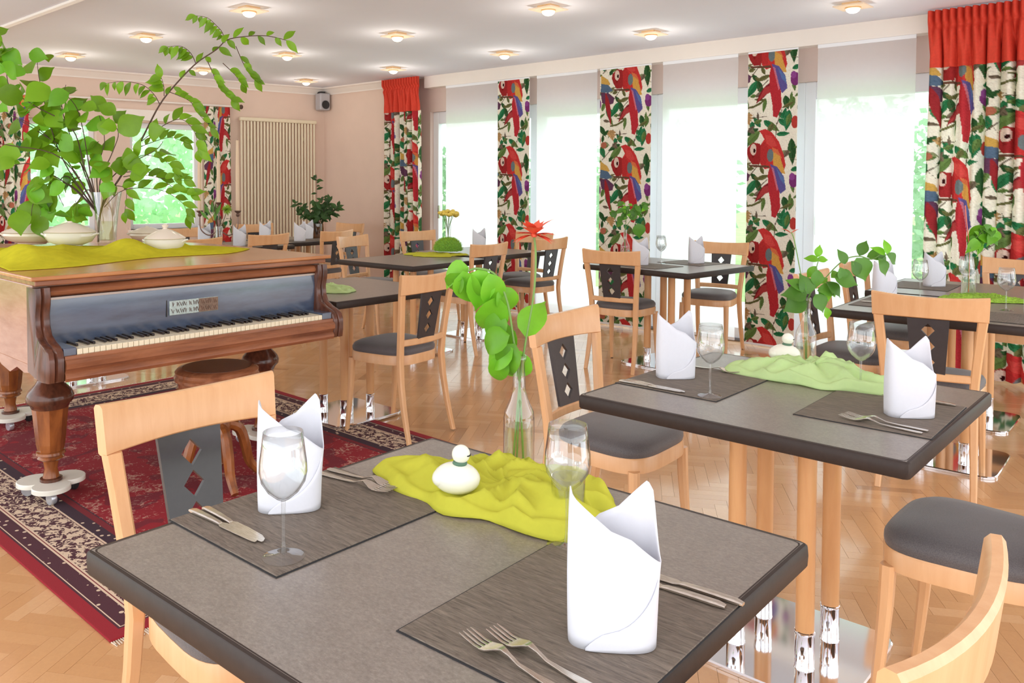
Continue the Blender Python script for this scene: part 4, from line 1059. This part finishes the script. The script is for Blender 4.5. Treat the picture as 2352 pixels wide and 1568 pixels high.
# --- candelabra with candles, table behind the piano
V7 = Vector((-7.32, 4.28, TZ))
cn = thing('candelabra', V7, 0, 'bronze three-armed candelabra behind the piano lid', 'candelabra')
MB().lathe([(.001,0),(.06,0),(.062,.008),(.02,.02),(.012,.05),(.018,.08),(.010,.1),(.008,.2),(.014,.24),(.006,.26)], 20).build('base', cand_m, cn, smooth=True)
for k, (dx, hz, ln) in enumerate([(-.185,.34,.62),(0,.42,.50),(.185,.34,.68)]):
    if dx: MB().tube(catmull([rel(0,0,.16), rel(dx*.5,0,.10), rel(dx*.95,0,.16), rel(dx,0,hz-.05)], 6), .006, 8).build('arm', cand_m, cn, smooth=True)
    else: MB().tube([rel(0,0,.24), rel(0,0,hz-.05)], .007, 8).build('arm', cand_m, cn, smooth=True)
    p = rel(dx, 0, hz-.06)
    MB().lathe([(.001,0),(.012,.002),(.02,.02),(.012,.035),(.03,.05),(.034,.06),(.02,.062),(.001,.062)], 16, p).build('candle_cup', cand_m, cn, smooth=True)
    c = thing('candle', V7+rel(dx, 0, hz), 0, ['tall cream candle left on the candelabra','tall cream candle in the middle of the candelabra','tall cream candle right on the candelabra, by the radiator'][k], 'candle', 'tall cream candles')
    MB().lathe([(.019,0),(.018,ln*.6),(.013,ln),(.001,ln+.004)], 14).build('wax', taper_m, c, smooth=True)
    MB().tube([(0,0,ln),(0.001,0,ln+.012)], .0012, 5).build('wick', ink_m, c)
V8 = Vector((-7.12, 4.16, TZ))
t = thing('glass_vase', V8, 0, 'slim glass cylinder with twigs in front of the candelabra', 'vase')
MB().lathe([(.001,0),(.035,0),(.038,.2),(.036,.2),(.033,.005),(.001,.005)], 20, caps=False).build('glass_body', glass_m, t, smooth=True)
fl = thing('twig_arrangement', V8, 0, 'twigs with long green leaves and a pale green bloom by the candelabra', 'flower')
for dx, h in ((-.10,.36),(-.05,.44),(.03,.30),(.08,.34),(-.02,.33)):
    stem(fl, [rel(0,0,.02), rel(dx*.4,0,h*.6), rel(dx,0,h)], .003, twig_m)
ll = leaf_mesh('leaf', .13, .03, .4, .4, leaf_m)
for a, b, dx, dz in ((-.08,.30,-.5,1),(-.05,.32,-.1,1),(-.04,.25,.2,1),(-.09,.26,-.6,.6),(-.02,.3,.3,.8)): put_leaf(ll, fl, rel(a,0,b), rel(dx,-.1,dz), up=rel(0,-1,0))
bm_ = MB(); rd2 = random.Random(5)
for i in range(260):
    d = Vector((rd2.gauss(0,1), rd2.gauss(0,1), rd2.gauss(0,1))).normalized(); s2 = d.orthogonal().normalized()*.004; p = rel(.08,0,.36)
    bm_.add([p-s2, p+s2, p+d*.055], [(0,1,2)])
bm_.build('green_bloom', moss_m, fl)

# ------------------------------------------------------------------ small ornaments
def ell_mesh(m, c, rx, ry, rz_, n=20, k=12, fn=None):
    rings = []
    for i in range(k+1):
        b = PI*i/k; z = -math.cos(b); r1 = max(math.sin(b), .01)
        rings.append([Vector((c[0]+rx*r1*math.cos(2*PI*j/n), c[1]+ry*r1*math.sin(2*PI*j/n), c[2]+rz_*z)) for j in range(n)])
    m.loft(rings)
def bird(loc, rz, label, sc=1):
    t = thing('bird_figurine', loc, rz, label, 'figurine', 'white bird figurines'); t.scale = (sc,)*3
    m = MB(); ell_mesh(m, (0,0,.028), .043, .035, .028)
    m.build('body', bird_m, t, smooth=True)
    m = MB(); ell_mesh(m, (-.024,0,.028), .020, .031, .017); m.build('wing', bird_m, t, smooth=True)
    MB().lathe([(.008,.052),(.0125,.053),(.0135,.056),(.012,.059),(.008,.060)], 18, (.006,0,0)).build('neck_ribbon', ribbon_m, t, smooth=True)
    m = MB(); ell_mesh(m, (.008,0,.072), .0165, .016, .0165); m.build('head', bird_m, t, smooth=True)
    m = MB(); m.sweep([(.018,0,.072),(.0245,0,.0715),(.0262,0,.071)], [.020,.014,.002], [.002,.002,.001], (0,1,0), (0,0,1)); m.build('beak', ink_m, t)
    return t
bird((-1.108, 1.155, TZ+.018), R(25), 'white bird figurine sitting in the yellow-green cloth', 1.08)
bird((-1.135, 2.755, TZ+.020), R(20), 'white bird figurine on the pale green cloth of the second table', 1.15)
t = thing('tealight_glass', (-.895, 1.225, TZ+.012), 0, 'clear glass tumbler holding a tealight in the yellow-green cloth', 'candle holder')
MB().lathe([(.001,0),(.026,0),(.030,.008),(.031,.075),(.0295,.075),(.0285,.010),(.024,.006),(.001,.006)], 28, caps=False).build('tumbler', glass_m, t, smooth=True)
c = thing('tealight', (-.895, 1.225, TZ+.019), 0, 'cream tealight with a black wick inside the tumbler', 'candle')
MB().lathe([(.001,0),(.0195,0),(.0195,.020),(.018,.021),(.001,.0195)], 24).build('wax', wax_m, c, smooth=True)
MB().tube([(0,0,.019),(0,0,.029)], .0008, 5).build('wick', ink_m, c)

# ------------------------------------------------------------------ piano
pn = thing('grand_piano', (0,0,0), 0, 'antique walnut grand piano with a black fallboard, standing on the red rug', 'piano')
RUG = .009
out = [(-3.37,1.175),(-3.37,2.525),(-4.05,2.525),(-4.35,2.51),(-4.6,2.45),(-4.8,2.25),(-5.0,2.02),(-5.18,1.78),(-5.26,1.5),(-5.22,1.28),(-5.1,1.175)]
outs = [(p.x, p.y) for p in catmull([(x, y, 0) for x, y in out[2:]], 4)]
outs = out[:2]+outs
bevel(MB().prism(outs, .66, .972).build('case', piano_v, pn), .004)
def off(poly, d):
    cx_ = sum(p[0] for p in poly)/len(poly); cy2 = sum(p[1] for p in poly)/len(poly)
    return [(cx_+(x-cx_)*(1+d/abs(x-cx_+1e-6) if abs(x-cx_) > .3 else 1), cy2+(y-cy2)*(1+d/abs(y-cy2+1e-6) if abs(y-cy2) > .3 else 1)) for x, y in poly]
lidp = [(-3.305,1.15),(-3.305,2.55)]+[(x-.02, y+(.022 if y > 1.9 else -.022)) for x, y in outs[2:]]
bevel(MB().prism(lidp, .994, 1.010).build('lid', piano_l, pn), .005, 3)
lidq = [(-3.325,1.17),(-3.325,2.53)]+[(x-.005, y+(.008 if y > 1.9 else -.008)) for x, y in outs[2:]]
bevel(MB().prism(lidq, .972, .994).build('lid_moulding', piano_w, pn), .004, 2)
# cheeks
chp = [(-3.40,.965),(-3.318,.965),(-3.312,.93),(-3.316,.90),(-3.326,.86),(-3.322,.82),(-3.305,.785),(-3.265,.765),(-3.225,.752),(-3.200,.735),(-3.190,.705),(-3.190,.66),(-3.196,.625),(-3.26,.620),(-3.33,.628),(-3.40,.640)]
for y0, y1, s1 in ((1.165,1.225,1),(2.475,2.535,-1)):
    for a, b, dx in ((y0,(y0+y1)/2-.004,0),((y0+y1)/2+.004,y1,-.006),((y0+y1)/2-.004,(y0+y1)/2+.004,-.010)):
        pass
    m = MB(); ys = [y0,y0+.004,y0+.022,y0+.028,y0+.034,y0+.056,y1]; ins = [.006,0,0,.009,0,0,.006]
    rings = [[Vector((x-(i2 if k2 not in (0, len(chp)-1) else 0), y, z)) for k2, (x, z) in enumerate(chp)] for y, i2 in zip(ys, ins)]
    m.loft(rings).build('cheek', piano_d, pn, smooth=True)
bevel(MB().box(-3.40,-3.205,1.225,2.475,.640,.700).build('keybed', piano_w, pn), .004)
m = MB(); prof = [(-3.205,.62),(-3.192,.622),(-3.186,.635),(-3.190,.648),(-3.198,.654),(-3.192,.664),(-3.180,.672),(-3.178,.690),(-3.186,.700),(-3.196,.704),(-3.196,.716),(-3.205,.718)]
m.loft([[Vector((x, y, z)) for x, z in prof] for y in (1.226,2.474)]).build('key_slip', piano_w, pn, smooth=True)
m = MB(); prof = [(-3.37,.72),(-3.352,.735),(-3.350,.75),(-3.345,.80),(-3.341,.87),(-3.346,.915),(-3.37,.925)]
m.loft([[Vector((x, y, z)) for x, z in prof] for y in (1.226,2.474)]).build('fallboard', fall_m, pn, smooth=True)
MB().box(-3.352,-3.338,1.226,2.474,.915,.924).build('rail_strip', silver_l, pn)
m = MB(); prof = [(-3.37,.924),(-3.345,.926),(-3.333,.934),(-3.330,.945),(-3.336,.955),(-3.345,.962),(-3.37,.965)]
m.loft([[Vector((x, y, z)) for x, z in prof] for y in (1.226,2.474)]).build('fallboard_rail', piano_w, pn, smooth=True)
y0, y1 = 1.275, 2.420
nk = 52; kw = (y1-y0)/nk
wk = bevel(MB().box(-3.350,-3.207,-kw/2+.0010,kw/2-.0010,.700,.738).build('white_key', ivory, pn), .0012, 1); wk.location.y = y0+kw/2
for k in range(1, nk):
    q = link('white_key', wk.data, pn); q.location.y = y0+kw*(k+.5); bevel(q, .0012, 1)
bk = bevel(MB().box(-3.352,-3.262,-.0055,.0055,.738,.7485).build('black_key', ebony, pn), .002, 2); first = True
for k in range(nk-1):
    if (k % 7) in (1, 4): continue
    yy_ = y0+kw*(k+1)
    if first: bk.location.y = yy_; first = False
    else: q = link('black_key', bk.data, pn); q.location.y = yy_; bevel(q, .002, 2)
for a, b in ((1.226,1.274),(2.421,2.474)): bevel(MB().box(-3.352,-3.207,a,b,.700,.746).build('key_block', fall_m, pn), .003)
# plaque in the fallboard
yp = 1.83
pq = bevel(MB().box(-3.3445,-3.337,yp-.115,yp+.115,.800,.862).build('name_plaque', plaque_a, pn), .002)
MB().box(-3.3365,-3.3355,yp+.02,yp+.113,.802,.860).build('plaque_relief', plaque_b, pq)
rl = MB(); rd2 = random.Random(2)
for row, zc_ in ((0,.846),(1,.817)):
    for k in range(11):
        yc = yp-.105+.0195*k; zz = [zc_-.009, zc_+.009]
        pts = [(-3.3355, yc+.004*rd2.uniform(-1,1), zc_+.010), (-3.3355, yc+.005, zc_-.008), (-3.3355, yc+.009, zc_+.006), (-3.3355, yc+.014, zc_-.009), (-3.3355, yc+.017, zc_+.010)][:3+(k % 3)]
        rl.tube(pts, .0012, 4)
rl.build('plaque_scrollwork', piano_d, pq)
MB().box(-3.3445,-3.3405,yp-.128,yp-.124,.796,.866).build('plaque_rule', ink_m, pn)
# legs
def piano_leg(x, y, zt=.655):
    lp = [(.048,0),(.052,.015),(.044,.03),(.040,.05),(.066,.065),(.076,.085),(.074,.10),(.056,.115),(.048,.135),(.060,.155),(.088,.185),(.096,.205),(.094,.225),(.080,.24),(.074,.255)]
    n = 32
    lg = MB().lathe([(a, zt-b) for a, b in lp], n, (x, y, 0)).build('leg', piano_d, pn, smooth=True)
    rings = []
    for rr2, z in ((.073,zt-.255),(.070,zt-.28),(.058,zt-.41),(.052,zt-.44)):
        rings.append([Vector((x+rr2*math.cos(2*PI*j/8+.39), y+rr2*math.sin(2*PI*j/8+.39), z)) for j in range(8)])
    MB().loft(rings).build('tapered_shaft', leg_w, lg)
    MB().lathe([(.050,zt-.44),(.058,zt-.445),(.060,zt-.455),(.048,zt-.462),(.055,zt-.472),(.046,zt-.48),(.032,zt-.485),(.026,zt-.52),(.032,zt-.55),(.034,zt-.56)], 24, (x, y, 0)).build('foot_turning', leg_w, lg, smooth=True)
    # clover-shaped caster plate
    pts = []
    for k in range(72):
        a = 2*PI*k/72; rad = .072+.075*abs(math.cos(1.5*(a+.35)))**.75
        pts.append((x+rad*math.cos(a), y+rad*math.sin(a)))
    MB().loft([[Vector((px_, py_, z)) for px_, py_ in pts] for z in (.062,.078)]+[[Vector((x+(px_-x)*.97, y+(py_-y)*.97, .082)) for px_, py_ in pts]]).build('caster_plate', clover_m, lg, smooth=True)
    MB().lathe([(.045,.082),(.045,.094),(.03,.098)], 20, (x, y, 0)).build('caster_cup', piano_d, lg, smooth=True)
    for k in range(3):
        a = -.35+2*PI*k/3; wx, wy = x+.105*math.cos(a), y+.105*math.sin(a)
        T = Matrix.Translation((wx, wy, .036)) @ Matrix.Rotation(a+.5, 4, 'Z') @ Matrix.Rotation(PI/2, 4, 'X')
        MB().lathe([(.008,-.012),(.024,-.012),(.026,-.008),(.026,.008),(.024,.012),(.008,.012)], 18, (0,0,0), True, T).build('caster_wheel', rubber if k == 1 else wheel_m, lg, smooth=True)
        MB().box(-.012,.012,-.018,.018,.05,.063, Matrix.Translation((wx, wy, 0)) @ Matrix.Rotation(a+.5, 4, 'Z')).build('caster_fork', wheel_m, lg)
piano_leg(-3.74, 1.37); piano_leg(-3.74, 2.42); piano_leg(-5.0, 1.62)
# bracket under the side
m = MB(); bp_ = [(-3.60,.66),(-3.40,.66),(-3.40,.632),(-3.48,.620),(-3.56,.632),(-3.64,.60),(-3.74,.615),(-3.86,.66)]
m.loft([[Vector((x, y, z)) for x, z in bp_] for y in (1.18,1.205)]).build('side_bracket', piano_v, pn)

# stool
stl = thing('piano_stool', (-3.36, 1.95, RUG), 0, 'round antique wooden piano stool pushed under the keyboard', 'stool')
MB().lathe([(.001,.535),(.15,.537),(.172,.532),(.182,.522),(.180,.508),(.186,.498),(.184,.484),(.170,.478),(.166,.452),(.174,.446),(.172,.436),(.15,.430),(.001,.430)], 40).build('seat', piano_w, stl, smooth=True)
MB().lathe([(.001,.5365),(.12,.5385),(.150,.538),(.150,.536)], 36).build('worn_seat_inlay', piano_d, stl, smooth=True)
MB().lathe([(.020,.43),(.022,.36),(.045,.35),(.050,.33),(.040,.31),(.055,.29),(.060,.26),(.045,.20),(.05,.17),(.03,.13),(.035,.10),(.02,.08),(.001,.07)], 24).build('column', leg_w, stl, smooth=True)
for k in range(4):
    a = R(-10+90*k); d = Vector((math.cos(a), math.sin(a), 0))
    pts = catmull([d*.04+Vector((0,0,.27)), d*.10+Vector((0,0,.24)), d*.13+Vector((0,0,.16)), d*.15+Vector((0,0,.08)), d*.205+Vector((0,0,.014))], 5)
    MB().tube(pts, [.022+.006*math.sin(i/len(pts)*PI) - .006*i/len(pts) for i in range(len(pts))], 8).build('leg', leg_w, stl, smooth=True)

# ------------------------------------------------------------------ on the piano
LZ = 1.0105
def runner():
    vs = []; fs = []; nx_, ny_ = 50, 110
    for i in range(nx_+1):
        for j in range(ny_+1):
            u, v = i/nx_, j/ny_
            front = -3.60-.20*v+.05*math.sin(v*9)
            if v > .80: front -= .9*(v-.80)**1.2
            back = -4.95+.9*v*v
            x = front+(back-front)*u; y = 1.17+1.30*v+.03*math.sin(u*7)*(1-v)
            h = .010+.02*max(0, noise.noise(Vector((x*3, y*3.5, 2))))+.028*(1-abs(math.sin(y*6+x*2.3)))**2*math.sin(u*PI)
            h += .075*math.exp(-((y-1.30)/.16)**2-((x+3.95)/.22)**2)
            h += .06*math.exp(-((y-1.83)/.10)**2-((x+3.98)/.16)**2)+.035*math.exp(-((y-2.1)/.07)**2-((x+4.02)/.12)**2)
            e = min(u, 1-u, v, 1-v); h *= min(1, e*9)
            vs.append((x, y, .0012+max(0, h)))
    for i in range(nx_):
        for j in range(ny_):
            a = i*(ny_+1)+j; fs.append((a, a+1, a+ny_+2, a+ny_+1))
    ob = MB().add(vs, fs).build('organza_runner', organza_p, None, smooth=True, auto=False); ob.location = (0,0,LZ); solid(ob, .001, 1)
    tag(ob, 'olive-yellow organza runner draped along the piano lid', 'cloth')
runner()
def tureen(x, y, z, sx, sy_, h, label, rz=0, mat=ceramic, knob=True):
    t = thing('tureen', (x, y, z), rz, label, 'tureen', 'white lidded tureens on the piano'); t.scale = (1,1,1)
    def lat(prof, name, m_, kx=1):
        n = 36; rings = [[Vector((r1*sx*math.cos(2*PI*j/n), r1*sy_*math.sin(2*PI*j/n), zz*h)) for j in range(n)] for r1, zz in prof]
        return MB().loft(rings).build(name, m_, t, smooth=True)
    lat([(.45,0),(.5,.03),(.48,.05),(.85,.2),(1,.42),(.98,.52),(1.0,.55),(.9,.56)], 'bowl', mat)
    lat([(1.0,.56),(1.02,.585),(.97,.62),(.7,.76),(.35,.90),(.12,.95),(.08,1.0)], 'lid', ceramic_w)
    if knob: MB().lathe([(.008,h*.98),(.014,h*1.03),(.016,h*1.09),(.006,h*1.15),(.001,h*1.16)], 14).build('knob', ceramic_w, t, smooth=True)
    for s1 in (-1, 1):
        MB().tube(catmull([(s1*sx*.94,-.02,h*.44),(s1*sx*1.08,-.018,h*.5),(s1*sx*1.10,.0,h*.5),(s1*sx*1.08,.018,h*.5),(s1*sx*.94,.02,h*.44)], 4), .005, 6).build('handle', mat, t, smooth=True)
tureen(-4.60, 1.80, LZ+.012, .135, .10, .135, 'large white lidded tureen left of the glass vase', R(42), ceramic, False)
tureen(-4.92, 1.72, LZ+.012, .16, .11, .115, 'flat white lidded dish behind the large tureen at the left', R(42), ceramic_w, False)
tureen(-3.97, 2.02, LZ+.004, .098, .098, .125, 'round white lidded tureen right of the glass vase', R(42), ceramic, True)
tureen(-4.66, 2.26, LZ+.012, .10, .08, .09, 'small white dish between the glass vase and the round tureen', R(42), ceramic_w, False)
VB = Vector((-4.545, 1.976, LZ+.012))
t = thing('glass_vase', VB, 0, 'tall flared clear glass vase with branches on the piano', 'vase')
MB().lathe([(.001,0),(.045,0),(.048,.012),(.052,.10),(.062,.20),(.078,.29),(.0765,.29),(.060,.20),(.050,.10),(.044,.03),(.001,.025)], 32, caps=False).build('glass_body', glass_m, t, smooth=True)
MB().lathe([(.001,.028),(.043,.028),(.049,.10),(.052,.13),(.001,.13)], 28, caps=False).build('water', water_m, t, smooth=True)
bq = thing('branch_bouquet', VB, 0, 'large bouquet of spring-green leafy branches in the vase on the piano', 'plant')
# twigs as (right, up) metres from the vase foot, taken in the plane of the bouquet
MAIN = [(-0.049, 0.017), (-0.026, 0.207), (0.093, 0.397), (0.2, 0.587), (0.295, 0.765), (0.39, 0.883), (0.497, 0.99), (0.604, 1.062), (0.663, 1.114), (0.758, 1.133), (0.877, 1.137), (0.983, 1.114)]
TWIGS = [[(0.651, 1.1), (0.634, 1.156), (0.596, 1.199), (0.544, 1.242), (0.478, 1.256)], [(0.492, 0.99), (0.468, 1.043), (0.421, 1.076), (0.354, 1.071)], [(0.556, 1.0), (0.596, 0.919), (0.627, 0.86), (0.663, 0.819), (0.701, 0.786)], [(0.71, 1.081), (0.746, 0.99), (0.77, 0.943), (0.798, 0.907)], [(0.639, 0.99), (0.698, 0.931), (0.729, 0.883)], [(0.295, 0.765), (0.264, 0.819), (0.2, 0.872), (0.093, 0.891), (0.003, 0.881)], [(0.342, 0.836), (0.402, 0.812), (0.461, 0.781), (0.497, 0.724), (0.568, 0.646)], [(0.164, 0.527), (0.259, 0.563), (0.354, 0.587), (0.425, 0.563)], [(0.093, 0.373), (0.188, 0.385), (0.295, 0.368), (0.425, 0.354)], [(0.117, 0.444), (0.212, 0.492), (0.33, 0.456), (0.378, 0.397)], [(0.046, 0.326), (0.117, 0.302), (0.117, 0.183)], [(0.319, 0.812), (0.326, 0.86), (0.321, 0.907)], [(-0.014, 0.207), (0.093, 0.302), (0.283, 0.302), (0.402, 0.231), (0.425, 0.159)], [(0.093, 0.397), (0.236, 0.397), (0.378, 0.302), (0.449, 0.278)], [(0.188, 0.563), (0.33, 0.658), (0.425, 0.682), (0.497, 0.61), (0.516, 0.515)]]
BIG = [[(-0.038, 0.159), (-0.144, 0.349), (-0.263, 0.515), (-0.382, 0.634), (-0.524, 0.705)], [(-0.038, 0.159), (-0.121, 0.397), (-0.192, 0.587), (-0.239, 0.753), (-0.216, 0.872)], [(-0.038, 0.159), (-0.109, 0.42), (-0.168, 0.634), (-0.358, 0.753), (-0.477, 0.848), (-0.5, 0.99), (-0.619, 1.128)], [(-0.038, 0.159), (-0.073, 0.397), (-0.097, 0.634), (-0.121, 0.753), (-0.192, 0.836)], [(-0.038, 0.159), (-0.049, 0.397), (-0.002, 0.563), (-0.026, 0.705)], [(-0.038, 0.159), (-0.026, 0.349), (0.046, 0.492), (0.093, 0.61), (0.046, 0.682)], [(-0.038, 0.159), (-0.168, 0.302), (-0.311, 0.397), (-0.429, 0.444), (-0.572, 0.397)], [(-0.038, 0.159), (-0.192, 0.326), (-0.334, 0.326), (-0.394, 0.231), (-0.406, 0.159)], [(-0.038, 0.159), (-0.216, 0.373), (-0.287, 0.302), (-0.263, 0.207)], [(-0.038, 0.159), (-0.216, 0.468), (-0.477, 0.539), (-0.619, 0.563)], [(-0.038, 0.159), (-0.144, 0.444), (-0.406, 0.634), (-0.619, 0.753)], [(-0.038, 0.159), (0.022, 0.349), (0.141, 0.444), (0.283, 0.515), (0.33, 0.563)], [(-0.038, 0.159), (-0.097, 0.302), (-0.168, 0.231), (-0.192, 0.207)], [(-0.477, 0.99), (-0.548, 1.014), (-0.619, 0.967)], [(-0.038, 0.159), (-0.263, 0.492), (-0.382, 0.872), (-0.417, 1.038)]]

rb = random.Random(31)
tw_leaf = [leaf_mesh('leaf', .078, .034, .3, .6, leaf_g, .9), leaf_mesh('leaf', .064, .032, .35, .9, leaf_g, .85), leaf_mesh('leaf', .072, .038, .3, 1.1, leaf_g, .85)]
rd_leaf = [leaf_mesh('leaf', .100, .078, .18, .5, leaf_g, .9, .002), leaf_mesh('leaf', .085, .070, .22, .8, leaf_b, .85, .002), leaf_mesh('leaf', .075, .060, .3, .6, leaf_g, .9, .001)]
def branch(pts, r0, r1, f0=0.0, f1=0.0):
    n = len(pts); P_ = [rel(a, f0+(f1-f0)*i/(n-1), b) for i, (a, b) in enumerate(pts)]
    c = catmull(P_, 5); MB().tube(c, [r0+(r1-r0)*i/(len(c)-1) for i in range(len(c))], 6).build('branch', twig_m, bq, smooth=True); return c
c = branch(MAIN, .006, .0018)
for j in range(22, len(c)-1):
    if j % 2 == 0:
        sd = 1 if (j//2) % 2 else -1; t_ = (c[j+1]-c[j]).normalized(); nrm = Vector((0,0,1))*sd
        put_leaf(tw_leaf[j % 3], bq, c[j], t_*.7+nrm*.8+CF*rb.uniform(-.4,.4), up=rel(rb.uniform(-.3,.3), -1, .3), sc=rb.uniform(.8,1.15))
put_leaf(tw_leaf[0], bq, c[-1], rel(.7,0,-.7), up=rel(0,-1,.3), sc=1.2)
for k, tw in enumerate(TWIGS):
    c = branch(tw, .0024, .001, 0, rb.uniform(-.06,.06)); j = 3
    while j < len(c):
        t_ = (c[min(j+1, len(c)-1)]-c[j-1]).normalized(); sd = 1 if j % 2 else -1
        side = (t_.cross(CF)).normalized()*sd
        put_leaf(tw_leaf[(j+k) % 3], bq, c[j], t_*.6+side*.8+CF*rb.uniform(-.5,.3)+Vector((0,0,-.35)), up=rel(rb.uniform(-.4,.4), -1, .4), sc=rb.uniform(.8,1.25)*(1.25 if k > 8 else 1)); j += 2 if k < 7 else 2
    put_leaf(tw_leaf[k % 3], bq, c[-1], t_+Vector((0,0,-.3)), up=rel(0,-1,.3), sc=1.1)
for k, tw in enumerate(BIG):
    c = branch(tw, .004, .0015, 0, rb.uniform(-.16,.16)); j = 6 if len(tw) > 3 else 2
    while j < len(c):
        t_ = (c[min(j+1, len(c)-1)]-c[j-1]).normalized()
        for q in range(1):
            d = Vector((rb.uniform(-1,1), rb.uniform(-1,1), rb.uniform(-.9,.35)))*.8+t_*.4
            put_leaf(rd_leaf[rb.randrange(3)], bq, c[j]+rel(rb.uniform(-.06,.06), rb.uniform(-.08,.08), rb.uniform(-.06,.06)), d, up=rel(rb.uniform(-.5,.5), -1, rb.uniform(0,.8)), sc=rb.uniform(1.1,1.65))
        j += 1 if (k in (2,13,14) or rb.random() < .5) else 2
